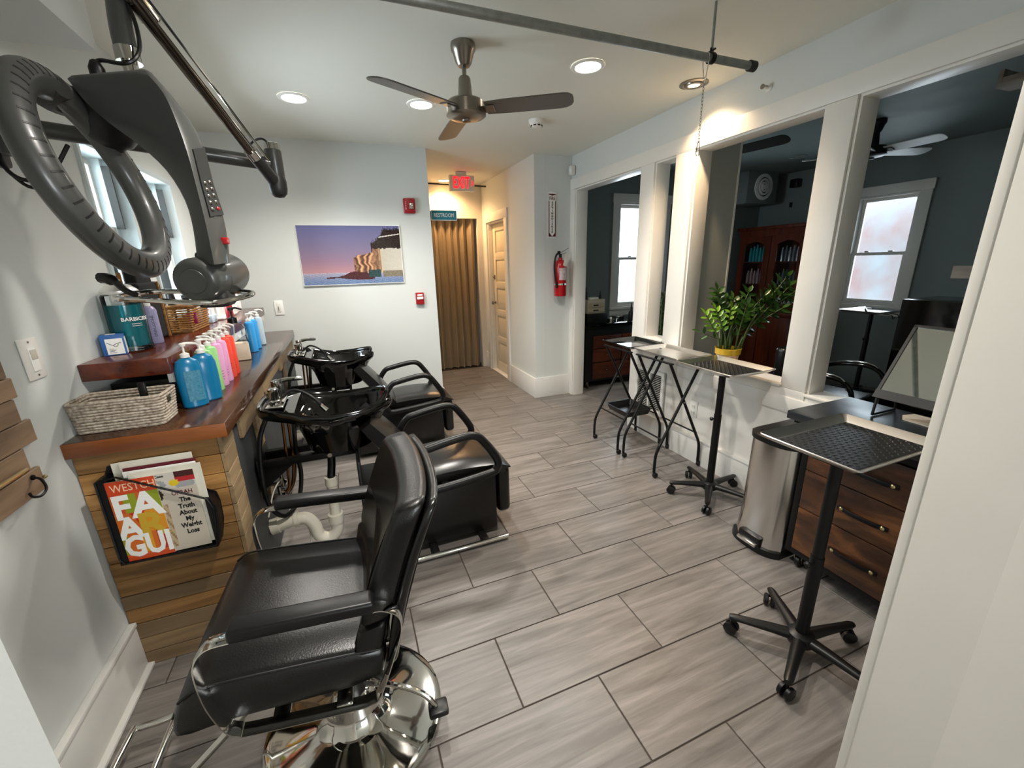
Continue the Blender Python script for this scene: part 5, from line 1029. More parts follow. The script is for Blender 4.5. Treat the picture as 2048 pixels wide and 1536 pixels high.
def star_stand(label, x, y, ztop, trayrect, a0, r=.245, group='tray stands on five-star bases', hooks=False, knob=.55, trayz=None, mats=True):
    t = thing('tray_stand', label, 'tray stand', (x, y, 0), 0, group)
    bm = BM(); cyl(bm, (0, 0, .075), (0, 0, ztop - .03), .0195, 20); part('pole', bm, 'blackm', t)
    bm = BM(); cyl(bm, (0, 0, .075), (0, 0, knob - .05), .0225, 20); part('lower_sleeve', bm, 'blackm', t)
    bm = BM(); cyl(bm, (-.02, 0, knob - .07), (-.045, 0, knob - .07), .004, 8); lathe(bm, [(.004, 0), (.011, .004), (.012, .012), (.006, .018)], 12, (-.042, 0, knob - .07), (-1, 0, 0)); part('height_knob', bm, 'black', t)
    bm = BM(); lathe(bm, [(.045, .055), (.050, .07), (.045, .095), (.028, .105)], 20); part('hub', bm, 'black', t)
    for k in range(5):
        a = a0 + 2 * PI * k / 5; c, s = math.cos(a), math.sin(a)
        bm = BM(); rs = []
        for u, hw, zz, hh in ((.03, .026, .078, .02), (.10, .022, .080, .017), (.18, .018, .079, .014), (r - .015, .016, .078, .013), (r, .012, .077, .010)):
            rs.append([Vector((c * u - s * hw * math.cos(q), s * u + c * hw * math.cos(q), zz + hh * math.sin(q))) for q in [2 * PI * j / 12 for j in range(12)]])
        skin(bm, rs); leg = part('leg', bm, 'black', t, smooth=60)
        bm = BM(); wx, wy = c * (r - .012), s * (r - .012); b = a + 1.1
        cyl(bm, (wx, wy, .045), (wx, wy, .075), .006, 8)
        dx, dy = math.cos(b), math.sin(b)
        for q in (-1, 1): lathe(bm, [(.001, 0), (.020, 0), (.0255, .003), (.0255, .015), (.018, .019), (.001, .019)], 20, (wx + dx * .004 * q, wy + dy * .004 * q, .0262), (dx * q, dy * q, 0))
        part('caster', bm, 'black', leg)
    x0, x1, y0, y1 = trayrect
    bm = tray_mesh(x0, x1, y0, y1, ztop); tr = part('tray', bm, 'alum', t, True)
    if mats:
        part('rubber_mat', mat_mesh(x0 + .039, x1 - .039, y0 + .039, y1 - .039, ztop - .0210), 'rubber', t, True)
        part('diamond_tread', tread(x0 + .041, x1 - .041, y0 + .041, y1 - .041, ztop - .0190), 'rubber', t, True, kind='stuff', smooth=0)
    bm = BM(); box(bm, (-.06, -.05, ztop - .032), (.06, .05, ztop - .025), .002); part('tray_plate', bm, 'blackm', t)
    if hooks:
        for q in (-1, 1):
            bm = BM(); tube(bm, [(q * .05, -.10, ztop - .03), (q * .05, -.20, ztop - .035), (q * .05, -.21, ztop - .07), (q * .05, -.235, ztop - .05)], .004, 6, sm=2); part('hook', bm, 'blackm', t)
    return t
star_stand('nearest tray stand with a black diamond-tread mat, in front of the wooden drawers', 1.50, .79, .87, (1.40, 1.895, .672, 1.02), math.radians(-10), .25, knob=.50)
star_stand('tray stand with a dark diamond-tread mat beside the steel trash can', 2.085, 1.80, .868, (1.975, 2.34, 1.645, 2.085), math.radians(5), .25, knob=.62)
def cross_stand(label, xa, xb, ya, yb, ztop, rect, m, lower=False, group='folding tray stands by the right wall'):
    t = thing('folding_tray_stand', label, 'tray stand', ((xa + xb) / 2, (ya + yb) / 2, 0), 0, group)
    for yy, s in ((ya, 1), (yb, -1)):
        for k, (x0, x1, dy) in enumerate(((xa, xb - .07, 0), (xb, xa + .08, .014 * s))):
            sg = 1 if x1 > x0 else -1
            bm = BM(); tube(bm, [(x0, yy + dy, .045), (x0 + .004 * sg, yy + dy, .17), (x0 + .03 * sg, yy + dy, .24), (x0 + .06 * sg, yy + dy, .295), (x1, yy + dy, ztop - .028)], .0105, 9, sm=3); leg = part('leg', bm, 'blackm', t, True, smooth=60)
            bm = BM(); cyl(bm, (x0, yy + dy, .04), (x0, yy + dy, .065), .010, 10); lathe(bm, [(.001, -.012), (.016, -.012), (.020, -.007), (.020, .007), (.016, .012), (.001, .012)], 16, (x0 + .012, yy + dy, .0205), (0, 1, 0)); part('caster', bm, 'black', leg, True)
    for x0, z0 in ((xa + .055, .285), (xb - .055, .285)):
        bm = BM(); cyl(bm, (x0, ya, z0), (x0, yb, z0), .006, 8); part('cross_rod', bm, 'blackm', t, True)
    for x0 in (xa + .08, xb - .07):
        bm = BM(); box(bm, (x0 - .01, ya - .01, ztop - .034), (x0 + .01, yb + .01, ztop - .024), .002); part('tray_rail', bm, 'blackm', t, True)
    bm = BM(); xm = (xa + xb) / 2
    for yy in (ya, yb): cyl(bm, (xm + .005, yy - .012, .545), (xm + .005, yy + .026, .545), .006, 8)
    part('pivot_bolt', bm, 'nickel', t, True)
    part('tray', tray_mesh(*rect, ztop), m, t, True, label='plain steel tray' if m == 'alum' else 'black tray')
    if lower:
        bm = BM(); x0, x1, y0, y1, z = 2.0, 2.25, ya + .03, yb - .03, .33; cx, cy = (x0 + x1) / 2, (y0 + y1) / 2; w, h = x1 - x0, y1 - y0
        skin(bm, [[Vector((x, y, zz)) for x, y in rrect(a, b, .015, 3, cx, cy)] for a, b, zz in ((w - .03, h - .03, z - .048), (w, h, z - .002), (w + .012, h + .012, z - .002), (w + .012, h + .012, z + .002), (w - .006, h - .006, z), (w - .034, h - .034, z - .044))])
        part('lower_tray', bm, 'black', t, True)
    return t
cross_stand('folding stand with a plain shiny steel tray, between the black tray and the mat tray', 1.91, 2.33, 2.13, 2.49, .862, (2.03, 2.35, 2.125, 2.60), 'alum')
cross_stand('folding stand with a black tray and a small lower tray, farthest of the stands', 1.905, 2.335, 2.56, 2.905, .865, (2.0, 2.345, 2.60, 2.98), 'gloss', lower=True)
# ================================================================== STEEL CAN
t = thing('trash_can', 'tall brushed steel pedal trash can with a black lid beside the wooden drawers', 'trash can', (2.08, 1.325, 0))
def can_sec(z, g=0, fx=0):
    x0, x1, y0, y1 = 1.905 - g - fx, 2.27, 1.195 - g, 1.455 + g; pts = []
    n = 12
    for k in range(n + 1): # curved front
        u = k / n; y = y1 + (y0 - y1) * u; pts.append(Vector((x0 + .045 * (2 * u - 1) ** 4 + .012 * (2 * u - 1) ** 2, y, z)))
    return pts + [Vector((x1, y0, z)), Vector((x1, y1, z))]
bm = BM(); skin(bm, [can_sec(.035, .004, .02), can_sec(.09, .002, .014), can_sec(.20, 0, .004), can_sec(.60, 0, 0)]); part('steel_body', bm, 'steel', t, True, smooth=25)
bm = BM(); skin(bm, [can_sec(.0, .012, .03), can_sec(.034, .010, .028)]); part('base', bm, 'black', t, True)
bm = BM(); skin(bm, [can_sec(.601, .004, .002), can_sec(.628, .004, .002), can_sec(.640, -.01, -.01)]); part('lid', bm, 'black', t, True)
bm = BM(); box(bm, (1.845, 1.27, .035), (1.885, 1.38, .052), .005, 2); part('pedal', bm, 'steel', t, True)
bm = BM(); box(bm, (1.865, 1.262, .028), (1.905, 1.388, .085), .008, 2); part('pedal_recess', bm, 'black', t, True)
# ================================================================== DRAWER CABINET AND DESK
t = thing('drawer_cabinet', 'rolling cabinet of rustic brown wood drawers in a black metal frame', 'cabinet', (2.13, .84, 0))
x0, x1, y0, y1, z0, z1 = 1.935, 2.335, .48, 1.175, .075, .745
bm = BM(); box(bm, (x0 + .02, y0 + .01, z0 + .01), (x1 - .01, y1 - .01, z1)); part('carcass', bm, 'drawer', t, True)
bm = BM()
for (a, b) in (((x0, y0, z0), (x0 + .03, y0 + .03, z1)), ((x0, y1 - .03, z0), (x0 + .03, y1, z1)), ((x1 - .03, y0, z0), (x1, y0 + .03, z1)), ((x1 - .03, y1 - .03, z0), (x1, y1, z1)), ((x0, y0, z0), (x0 + .03, y1, z0 + .03)), ((x0, y0, z1 - .02), (x0 + .03, y1, z1 + .01)), ((x0, y1 - .03, z0), (x1, y1, z0 + .03)), ((x0, y1 - .03, z1 - .03), (x1, y1, z1)), ((x0, y0, z0), (x1, y0 + .03, z0 + .03))): box(bm, a, b, .002)
part('metal_frame', bm, 'blackm', t, True)
for k, (a, b) in enumerate(((.110, .338), (.343, .538), (.543, .722))):
    bm = BM(); box(bm, (x0 - .006, y0 + .034, a), (x0 + .016, y1 - .034, b), .002); dr = part('drawer', bm, 'drawer', t, True)
    zz = (a + b) / 2 - .005 + (.0 if k else 0); yc = .885
    bm = BM(); tube(bm, [(x0 - .007, yc + .095, zz), (x0 - .012, yc + .07, zz), (x0 - .020, yc + .045, zz), (x0 - .022, yc, zz), (x0 - .020, yc - .045, zz), (x0 - .012, yc - .07, zz), (x0 - .007, yc - .095, zz)], .008, 8, sm=2, flat=(.011, .005, (0, 0, 1))); part('pull_handle', bm, 'blackm', dr, True)
    bm = BM()
    for q in (-1, 1): lathe(bm, [(.009, 0), (.009, .004), (.004, .008)], 12, (x0 - .012, yc + q * .078, zz), (-1, 0, 0))
    part('handle_knob', bm, 'brass', dr, True)
bm = BM(); lathe(bm, [(.016, 0), (.018, .003), (.010, .008)], 5, (x0 - .006, 1.03, .335), (-1, 0, 0)); lathe(bm, [(.006, .008), (.006, .016)], 8, (x0 - .006, 1.03, .335), (-1, 0, 0)); part('key_lock', bm, 'nickel', t, True)
for yy in (y0 + .05, y1 - .06):
    for xx in (x0 + .04, x1 - .04):
        bm = BM(); lathe(bm, [(.001, -.014), (.022, -.014), (.030, -.008), (.030, .008), (.022, .014), (.001, .014)], 16, (xx, yy, .031), (0, 1, 0)); c_ = part('caster_wheel', bm, 'black', t, True)
        bm = BM(); prism(bm, [(xx - .012, .028), (xx + .012, .028), (xx + .030, .074), (xx - .022, .074)], 'xz', yy - .020, yy - .016); prism(bm, [(xx - .012, .028), (xx + .012, .028), (xx + .030, .074), (xx - .022, .074)], 'xz', yy + .016, yy + .020); part('caster_fork', bm, 'nickel', t, True)
dk = thing('desk_top', 'black wood desk top over the brown drawers, against the right wall', 'desk', (2.12, .85, .775))
bm = BM(); box(bm, (1.892, .46, .772), (2.352, 1.248, .810), .002); part('board', bm, 'desk', dk, True)
bm = BM(); box(bm, (1.91, .50, .757), (2.33, 1.22, .772)); part('metal_plate', bm, 'blackm', dk, True)
t = thing('vanity_mirror', 'tilted rectangular mirror in a black stand on the desk at the right', 'mirror', (2.20, .85, .81))
def tilt(s, y, d=0): # s up the mirror, plane through (2.2,.90)->(2.275,1.205)
    return Vector((2.15 + .18 * s - d * .83, y, .915 + .28 * s + d * .55))
def tq(s0, s1, ya, yb, d0, d1):
    bm = BM(); v = [tilt(s, y, d) for d in (d0, d1) for s in (s0, s1) for y in (ya, yb)]
    skin(bm, [[v[0], v[1], v[3], v[2]], [v[4], v[5], v[7], v[6]]]); return bm
part('backing', tq(-.02, 1.03, .60, 1.045, -.012, 0), 'black', t, True); part('mirror_glass', tq(.06, 1.0, .61, 1.035, 0, .002), 'mirror', t, True)
part('frame_rail', tq(-.06, .06, .60, 1.047, 0, .010), 'black', t, True); part('frame_rail', tq(1.0, 1.035, .60, 1.047, 0, .006), 'black', t, True); part('frame_rail', tq(-.02, 1.03, 1.035, 1.047, 0, .006), 'black', t, True)
for yy in (1.04, .66):
    bm = BM(); tube(bm, [(2.22, yy, 1.01), (2.16, yy, .90), (2.15, yy, .815)], .006, 6); tube(bm, [(2.15, yy, .816), (2.32, yy, .816)], .005, 6); tube(bm, [(2.26, yy, 1.06), (2.32, yy, .82)], .005, 6); part('stand_leg', bm, 'blackm', t, True)
bm = BM(); prism(bm, [(2.20, .86), (2.21, .955), (2.27, .985), (2.33, .97), (2.335, .80), (2.24, .80)], 'xy', .8105, .813); solo('open_magazine', bm, 'paper', 'pale open magazine lying on the black desk below the mirror', 'magazine')
# ================================================================== RIGHT WALL FITTINGS
t = thing('air_return_grille', 'white louvred air return grille low on the right wall behind the folding stands', 'grille', (2.36, 2.76, .24))
bm = BM()
for a, b in (((2.340, 2.58, .24), (2.357, 2.61, .62)), ((2.340, 2.905, .24), (2.357, 2.935, .62)), ((2.340, 2.58, .24), (2.357, 2.935, .275)), ((2.340, 2.58, .585), (2.357, 2.935, .62)), ((2.340, 2.745, .24), (2.357, 2.77, .62))): box(bm, a, b, .002)
part('frame', bm, 'whitep', t, True)
bm = BM(); box(bm, (2.3555, 2.60, .27), (2.3565, 2.91, .59)); part('dark_duct', bm, 'black', t, True)
lm = None
for c0_, c1_ in ((2.611, 2.744), (2.771, 2.904)):
    for k in range(20):
        z = .283 + k * .0152
        if lm is None:
            bm = BM(); box(bm, (-.006, -.0665, -.0012), (.006, .0665, .0012), mtx=Matrix.Rotation(.6, 4, 'Y')); lm = finish('louvre', bm, 'whitep', 0)
        o = bpy.data.objects.new('louvre', lm); col.objects.link(o); o.parent = t; o.location = (2.349 - 2.36, (c0_ + c1_) / 2 - 2.76, z - .24)
t = thing('wall_outlet', 'white electrical outlet in the panel below the window opening', 'outlet', (2.365, 2.265, .355))
bm = BM(); box(bm, (2.360, 2.228, .355), (2.3655, 2.302, .478), .002); part('plate', bm, 'whitep', t, True)
bm = BM()
for zz in (.385, .435): box(bm, (2.3585, 2.25, zz - .014), (2.361, 2.28, zz + .014), .004)
part('socket', bm, 'white', t, True)
bm = BM()
for zz in (.385, .435):
    for yy in (2.259, 2.271): box(bm, (2.358, yy - .001, zz - .002), (2.3588, yy + .001, zz + .008))
part('slot', bm, 'ink', t, True)
# ================================================================== ZZ PLANT
pot = thing('potted_plant', 'glossy leaved plant in a yellow and cream pot on the sill of the middle opening', 'plant', (2.435, 2.085, .781))
bm = BM(); lathe(bm, [(.055, 0), (.060, .004), (.073, .085), (.074, .09)], 32); part('pot', bm, 'cream', pot)
bm = BM(); lathe(bm, [(.074, .088), (.082, .092), (.084, .125), (.086, .131), (.080, .132), (.077, .115), (.075, .105)], 32, cap=False); part('pot_rim', bm, 'yellow', pot)
bm = BM(); lathe(bm, [(.076, .108), (.04, .116), (.001, .118)], 24); part('pebbles', bm, 'soil', pot)
random.seed(11)
rt = Vector((.928, -.371, 0)); up = Vector((0, 0, 1)); fw = Vector((.371, .928, 0))
def leaflet(bm, p, d, n_, L, W):
    d = d.normalized(); n_ = (n_ - d * n_.dot(d)).normalized(); s = d.cross(n_)
    rows = [(0, .06), (.25, .75), (.5, 1), (.75, .7), (1, .03)]; V = []
    for t_, w_ in rows:
        c = p + d * L * t_ - n_ * L * .18 * t_ * t_; V.append([bm.verts.new(c - s * W * w_ / 2 + n_ * W * .12), bm.verts.new(c), bm.verts.new(c + s * W * w_ / 2 + n_ * W * .12)])
    for i in range(4):
        for j in range(2): bm.faces.new((V[i][j], V[i][j + 1], V[i + 1][j + 1], V[i + 1][j]))
stems = [(-.17, .26, .02, 1, 9), (-.13, .30, -.03, 1, 10), (-.10, .42, .04, 0, 12), (-.06, .38, .05, 0, 12), (-.03, .30, -.03, 1, 9), (.02, .36, .06, 0, 12), (.07, .33, -.04, 0, 10), (.12, .40, .05, 0, 12), (.20, .38, .0, 0, 13), (.28, .40, .03, 0, 13), (.36, .44, .0, 0, 14), (.42, .36, .05, 0, 12), (.30, .30, -.05, 0, 9), (-.19, .14, .03, 2, 3), (.22, .24, .06, 0, 8), (.05, .24, .08, 0, 8), (.36, .50, .04, 0, 12), (.44, .44, -.02, 0, 10)]
for dx, h, df, kind, nl in stems:
    a = random.uniform(0, 2 * PI); b0 = Vector((.04 * math.cos(a), .04 * math.sin(a), .115)) + rt * dx * .12
    p3 = rt * dx + fw * df + up * (h + .10); p1 = b0 + up * h * .35 + rt * dx * .12; p2 = b0.lerp(p3, .6) + up * h * .10
    P = smooth_path([b0, p1, p2, p3], 6)
    bm = BM(); tube(bm, P, [.006, .005, .004, .0022] if kind != 2 else [.003, .002], 7); st_ = part('stem', bm, 'stem', pot, smooth=60)
    bm = BM(); n = len(P)
    for k in range(nl):
        u = .45 + .55 * k / nl if kind != 2 else .6 + .4 * k / nl; i = min(n - 2, int(u * (n - 1))); p = P[i].lerp(P[i + 1], u * (n - 1) - i); tg = (P[i + 1] - P[i]).normalized()
        side = tg.cross(fw).normalized() * (1 if k % 2 else -1); d = (tg * .55 + side * .8 + fw * random.uniform(-.5, .5) + up * .12)
        leaflet(bm, p, d, tg * .4 + up * .8 + fw * -.9, random.uniform(.065, .085) if kind == 0 else random.uniform(.045, .065), random.uniform(.034, .044) if kind == 0 else .024)
    leaflet(bm, P[-1], P[-1] - P[-3], up - fw * .5, .06, .028)
    part('leaves', bm, 'leafy' if kind == 1 else 'leaf', pot, smooth=60)
# ================================================================== SECOND ROOM
# palm behind the narrow opening
pl = thing('palm_plant', 'drooping palm plant seen through the narrow opening', 'plant', (2.80, 3.24, 0))
bm = BM(); lathe(bm, [(.10, 0), (.11, .01), (.14, .26), (.145, .27), (.13, .27), (.12, .24)], 24); part('pot', bm, 'black', pl)
bm = BM(); tube(bm, [(0, 0, .24), (.01, .0, .6), (0, .01, .95)], [.02, .015, .012], 10); part('trunk', bm, 'stem', pl)
random.seed(4)
for k in range(15):
    a = 2 * PI * k / 15 + random.uniform(-.2, .2); r = random.uniform(.10, .19); h = random.uniform(.78, 1.0); c, s = math.cos(a), math.sin(a)
    P = smooth_path([(0, 0, h * .85), (c * r * .4, s * r * .4, h + .22), (c * r * .8, s * r * .8, h + .16), (c * r * 1.05, s * r * 1.05, h - .08), (c * r * 1.1, s * r * 1.1, h - .25)], 4)
    bm = BM(); tube(bm, P, [.004, .002], 5)
    for i in range(4, len(P) - 1):
        tg = (P[i + 1] - P[i]).normalized(); sd = tg.cross(Vector((0, 0, 1))).normalized() if abs(tg.z) < .98 else Vector((s, -c, 0))
        for q in (-1, 1): leaflet(bm, P[i], tg * .9 + sd * q * .7 + Vector((0, 0, -.35)), Vector((c, s, .6)), random.uniform(.10, .14), .014)
    part('frond', bm, 'palm', pl, smooth=60)
# dresser under the back window
t = thing('station_cabinet', 'dark rosewood drawer cabinet with a black glossy top under the back window', 'cabinet', (2.98, 4.37, 0))
bm = BM(); box(bm, (2.57, 4.19, .745), (3.62, 4.575, .79), .003); part('top', bm, 'gloss', t, True)
bm = BM(); box(bm, (2.60, 4.21, .09), (3.55, 4.57, .745), .002); part('carcass', bm, 'black', t, True)
for x0, x1 in ((2.70, 3.10), (3.12, 3.52)):
    for z0, z1 in ((.12, .32), (.33, .49), (.50, .65)):
        bm = BM(); box(bm, (x0, 4.195, z0), (x1, 4.21, z1), .002); dr = part('drawer', bm, 'rosew', t, True)
        bm = BM(); lathe(bm, [(.006, 0), (.011, .010), (.008, .016)], 10, ((x0 + x1) / 2, 4.195, (z0 + z1) / 2), (0, -1, 0)); part('knob', bm, 'nickel', dr, True)
for xx in (2.65, 3.50):
    for yy in (4.24, 4.54):
        bm = BM(); lathe(bm, [(.001, -.012), (.028, -.010), (.030, 0), (.028, .010), (.001, .012)], 14, (xx, yy, .031), (1, 0, 0)); box(bm, (xx - .018, yy - .01, .04), (xx + .018, yy + .01, .09), .004); part('caster', bm, 'nickel', t, True)
bm = BM(); box(bm, (2.62, 4.22, .791), (2.90, 4.50, .912), .004); solo('black_box', bm, 'black', 'black box under the beige drawer organizer on the far cabinet', 'box')
t = thing('drawer_organizer', 'small beige two-drawer organizer on the black box by the back window', 'organizer', (2.76, 4.35, .913))
bm = BM(); box(bm, (2.645, 4.26, .913), (2.885, 4.45, 1.075), .003); part('case', bm, mat('beige_plastic', '#b5ab97', .5), t, True)
for z in (.925, .985):
    bm = BM(); box(bm, (2.655, 4.252, z), (2.875, 4.26, z + .052), .002); d_ = part('drawer', bm, mat('beige_drawer', '#a89d86', .5), t, True); bm = BM(); box(bm, (2.72, 4.248, z + .018), (2.79, 4.252, z + .032), .001); part('pull', bm, 'greyd', d_, True)
bm = BM(); box(bm, (2.68, 4.27, 1.076), (2.80, 4.36, 1.10), .004); solo('white_dish', bm, 'white', 'low white dish on top of the beige organizer', 'dish')
bm = BM(); lathe(bm, [(.022, 0), (.022, .08), (.010, .10), (.010, .14)], 12, (2.66, 4.33, 1.076)); solo('spray_can', bm, 'black', 'black can at the left on the beige organizer', 'bottle')
bm = BM(); lathe(bm, [(.014, 0), (.014, .04), (.006, .06), (.006, .09)], 10, (2.86, 4.33, 1.076)); solo('small_bottle', bm, 'greyd', 'small dark bottle at the right on the beige organizer', 'bottle')
bm = BM(); skin(bm, [ring((3.05, 4.36, z), (0, 0, 1), r, 24) for r, z in ((.085, .791), (.09, .83), (.086, .83), (.080, .80))]); solo('clear_bowl', bm, 'steel', 'round metal bowl on the far cabinet top', 'bowl')
bm = BM(); lathe(bm, [(.030, 0), (.032, .004), (.030, .09), (.012, .12), (.010, .15), (.004, .21)], 14, (3.33, 4.34, .791)); solo('pointed_bottle', bm, 'greyd', 'dark pointed bottle silhouetted in front of the back window', 'bottle')
bm = BM(); box(bm, (3.15, 4.40, .791), (3.28, 4.50, .835), .006); solo('steel_case', bm, 'nickel', 'low metal case beside the dark pointed bottle', 'case')
# cherry hutch with bottles
hx, hy0, hy1, hz = 5.20, 3.55, 4.50, 1.89
t = thing('display_hutch', 'cherry wood hutch with arched glass doors full of bottles', 'hutch', (5.4, 4.02, 0))
bm = BM(); box(bm, (hx + .05, hy0, 0.02), (5.62, hy0 + .02, hz - .03)); box(bm, (hx + .05, hy1 - .02, 0.02), (5.62, hy1, hz - .03)); box(bm, (5.60, hy0, 0.02), (5.62, hy1, hz - .03)); box(bm, (hx + .02, hy0, .02), (5.62, hy1, .78)); part('carcass', bm, 'cherry', t, True)
bm = BM(); box(bm, (hx - .02, hy0 - .02, hz - .04), (5.63, hy1 + .02, hz), .006); box(bm, (hx + .02, hy0, hz - .12), (hx + .05, hy1, hz - .04)); part('cornice', bm, 'cherry', t, True)
bm = BM(); box(bm, (hx - .01, hy0 - .01, .78), (5.62, hy1 + .01, .81), .004); part('waist', bm, 'cherry', t, True)
ym = (hy0 + hy1) / 2
for a, b in ((hy0 + .01, ym - .005), (ym + .005, hy1 - .01)):
    bm = BM(); z0, z1 = .83, hz - .11
    box(bm, (hx + .03, a, z0), (hx + .05, a + .085, z1)); box(bm, (hx + .03, b - .085, z0), (hx + .05, b, z1)); box(bm, (hx + .03, a, z0), (hx + .05, b, z0 + .07))
    n = 10; arch = [(a + .085 + (b - a - .17) * k / n, z1 - .12 + .045 * math.sin(PI * k / n)) for k in range(n + 1)]
    prism(bm, [(a + .085, z1)] + arch + [(b - .085, z1)], 'yz', hx + .03, hx + .05); d_ = part('door', bm, 'cherry', t, True)
    bm = BM(); box(bm, (hx + .038, a + .085, z0 + .07), (hx + .041, b - .085, z1 - .07)); part('glass_pane', bm, 'pane', d_, True)
    bm = BM(); lathe(bm, [(.005, 0), (.011, .012), (.006, .018)], 10, (hx + .03, b - .04 if a < ym - .2 else a + .04, 1.25), (-1, 0, 0)); part('knob', bm, 'brass', d_, True)
    bm = BM(); box(bm, (hx, a, .10), (hx + .02, b, .75), .003); part('lower_door', bm, 'cherry', t, True)
for z in (1.14, 1.43):
    bm = BM(); box(bm, (hx + .08, hy0 + .02, z), (5.60, hy1 - .02, z + .018)); part('shelf', bm, 'cherry', t, True)
tealb = mat('teal_bottle', '#1c9aa0', .3); darkb = mat('grey_bottle', '#6c6f76', .3); palep = mat('pale_pink_bottle', '#b08a8c', .35); silver = mat('silver_bottle', '#b9bcc0', .25, .6)
def hb(x, y, z, h, r, m, lab, g):
    bm = BM(); lathe(bm, [(r, 0), (r, h * .75), (r * .6, h * .84), (r * .6, h)], 12, (x, y, z)); solo('hair_product_bottle', bm, m, lab, 'bottle', g)
ORD = ['first', 'second', 'third', 'fourth', 'fifth', 'sixth']
for k in range(6): hb(5.30, 4.36 - k * .048, 1.449, .18 + .02 * (k % 3), .019, tealb, ORD[k] + ' teal bottle from the left, upper shelf behind the left hutch door', 'teal bottles in the hutch')
for k in range(6): hb(5.30, 3.90 - k * .05, 1.449, .17 + .02 * (k % 2), .018, darkb if k % 2 else silver, ORD[k] + ' from the left of the dark and silver bottles behind the right hutch door', 'dark and silver bottles in the hutch')
for k in range(6): hb(5.30, 4.36 - k * .05, 1.159, .17 + .03 * (k % 2), .020, palep, ORD[k] + ' pale pink bottle from the left, lower shelf behind the left hutch door', 'pale bottles in the hutch')
for k in range(6): hb(5.30, 3.90 - k * .05, 1.159, .15 + .02 * (k % 3), .018, darkb, ORD[k] + ' grey bottle from the left, lower shelf behind the right hutch door', 'grey bottles in the hutch')
for k in range(5): hb(5.30, 3.88 - k * .055, .812, .16, .020, 'white', ORD[k] + ' white bottle from the left on the bottom shelf of the hutch', 'white bottles in the hutch')
# air duct box with round diffuser
t = thing('duct_box', 'grey-green boxed air duct with a round white diffuser under the far ceiling', 'air vent', (5.17, 4.4, 2.17))
bm = BM(); box(bm, (4.90, 4.20, 2.172), (5.43, 4.598, 2.553), .003); part('box', bm, 'wall2', t, True)
for k, (ra, rb) in enumerate(((.155, .115), (.100, .075), (.062, .042), (.030, .001))):
    bm = BM(); skin(bm, [ring((5.175, 4.20 - d, 2.37), (0, -1, 0), r, 32) for r, d in ((ra, 0), (ra, .010 + .006 * k), (rb, .016 + .006 * k), (rb, 0))], cap=False); part('diffuser_ring', bm, 'whitep', t, True)
bm = BM(); cyl(bm, (5.175, 4.199, 2.37), (5.175, 4.1965, 2.37), .115, 28); part('dark_throat', bm, 'black', t, True)
bm = BM(); box(bm, (5.55, 4.03, 2.36), (5.645, 4.13, 2.46), .01); solo('wall_speaker', bm, 'black', 'small black speaker high on the far wall', 'speaker')
bm = BM(); box(bm, (5.63, 4.12, 2.13), (5.648, 4.15, 2.19), .002); solo('wall_sensor', bm, 'black', 'tiny black sensor below the speaker on the far wall', 'sensor')
t = thing('recessed_light', 'unlit recessed light in the dim far room ceiling', 'ceiling light', (4.80, 3.53, 2.54))
bm = BM(); skin(bm, [ring((4.80, 3.53, z), (0, 0, 1), rr, 32) for rr, z in ((.10, 2.5545), (.10, 2.548), (.075, 2.546), (.07, 2.5535))]); part('trim_ring', bm, 'wall2', t, True)
fan('dark ceiling fan with pale blades in the far room, hub behind the wide post', 4.21, 2.45, 2.315, math.radians(-19), L=.48, hm='black', bm_mat='bladew', n=5, tilt=-.25)
fan('second fan of the far room, only one grey blade tip showing in the middle opening', 2.99, 2.83, 2.31, math.radians(-80), L=.50, hm='black', bm_mat='greyd', tilt=-.3)
# tray stand by the far window
star_stand('tray stand with a silver tray in front of the far window', 5.10, 2.67, .955, (4.86, 5.34, 2.48, 2.87), .3, .25, group='tray stands on five-star bases', hooks=True, knob=.72, mats=False)
bm = BM(); tube(bm, [(4.98, 2.66, .945), (5.04, 2.70, .965), (5.16, 2.72, .955)], .010, 8, sm=3); solo('curling_iron', bm, 'nickel', 'metal curling iron lying on the far tray', 'curling iron')
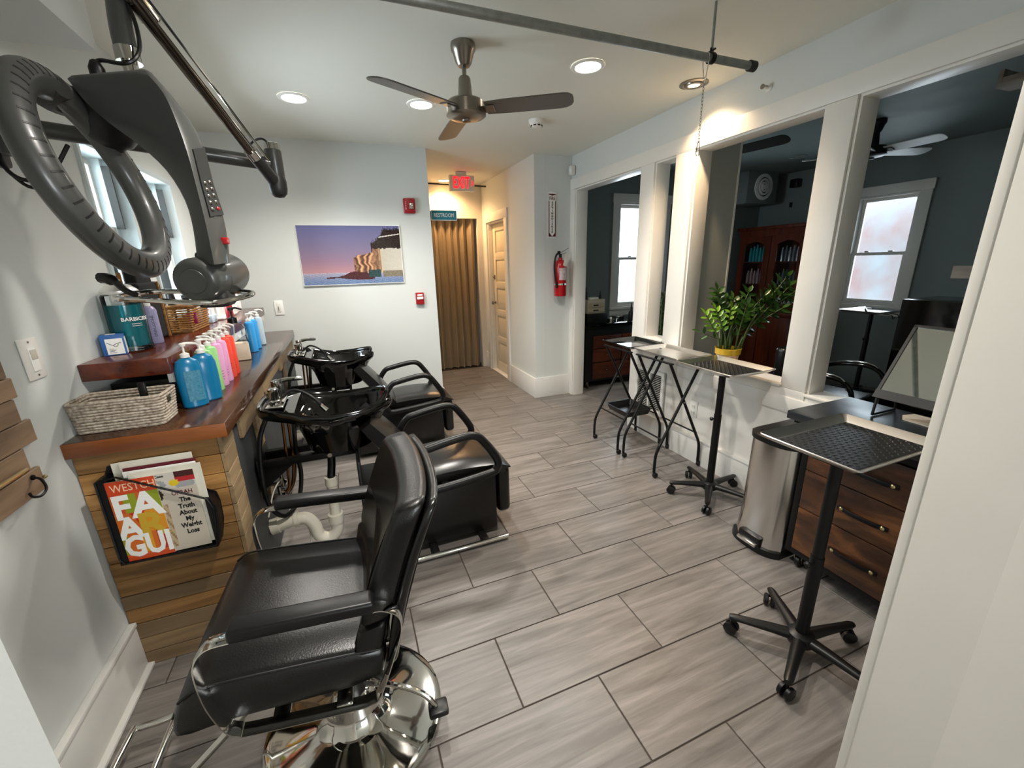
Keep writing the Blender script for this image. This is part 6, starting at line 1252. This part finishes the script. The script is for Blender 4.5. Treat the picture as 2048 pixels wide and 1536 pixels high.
# styling station with tall panel
t = thing('styling_station', 'tall black styling cabinet with whitewashed mirror rails above, at the right', 'station', (3.8, 1.2, 0))
bm = BM(); box(bm, (3.60, .75, .0), (4.05, 1.72, 1.205), .004); part('cabinet', bm, 'blkglass', t, True)
bm = BM(); box(bm, (3.60, .82, 1.205), (3.64, .86, 2.45)); box(bm, (3.60, 1.30, 1.205), (3.64, 1.34, 2.45)); part('post', bm, 'wall2', t, True)
bm = BM(); box(bm, (3.52, .80, 1.355), (3.60, 1.465, 1.378)); box(bm, (3.52, .80, 1.378), (3.535, 1.465, 1.43)); box(bm, (3.535, 1.45, 1.378), (3.60, 1.465, 1.43)); part('lower_shelf_box', bm, 'whitewood', t, True)
bm = BM(); box(bm, (3.45, .80, 2.365), (3.60, 1.455, 2.385)); box(bm, (3.45, 1.435, 2.385), (3.60, 1.455, 2.45)); box(bm, (3.45, .80, 2.385), (3.465, 1.435, 2.41)); part('upper_shelf_box', bm, 'whitewood', t, True)
bm = BM(); lathe(bm, [(.012, 0), (.015, .01), (.008, .02)], 12, (3.598, 1.40, .98), (-1, 0, 0)); part('hook_knob', bm, 'chrome', t, True)
# two salon chairs in the far room
def salon_chair(label, x, y, rz):
    t = thing('salon_chair', label, 'chair', (x, y, 0), rz, 'black salon chairs in the far room')
    bm = BM(); lathe(bm, [(.26, 0), (.26, .01), (.10, .04), (.05, .08), (.04, .30)], 32); part('base', bm, 'chrome', t)
    bm = BM(); box(bm, (-.24, -.25, .38), (.24, .25, .50), .03, 4); part('seat', bm, 'leather2', t)
    bm = BM(); box(bm, (.20, -.25, .46), (.29, .25, .84), .03, 4); part('backrest', bm, 'leather2', t)
    for s in (-1, 1):
        bm = BM(); tube(bm, [(-.22, s * .28, .42), (-.26, s * .28, .58), (-.18, s * .28, .68), (0, s * .28, .685), (.18, s * .28, .62), (.26, s * .28, .50)], .016, 10, sm=4); part('arm', bm, 'blkglass', t, smooth=60)
        bm = BM(); tube(bm, [(-.225, s * .285, .62), (-.18, s * .285, .700), (0, s * .285, .705), (.17, s * .285, .642)], .006, 8, sm=4); part('arm_trim', bm, 'chrome', t, smooth=60)
    return t
salon_chair('black salon chair just past the sill, its chrome-edged arm rising over the desk', 3.35, 1.95, math.radians(100))
salon_chair('black salon chair farther left, arm seen low behind the wide post', 3.05, 2.55 - .5, math.radians(100)) if False else None
bpy.context.view_layer.update()
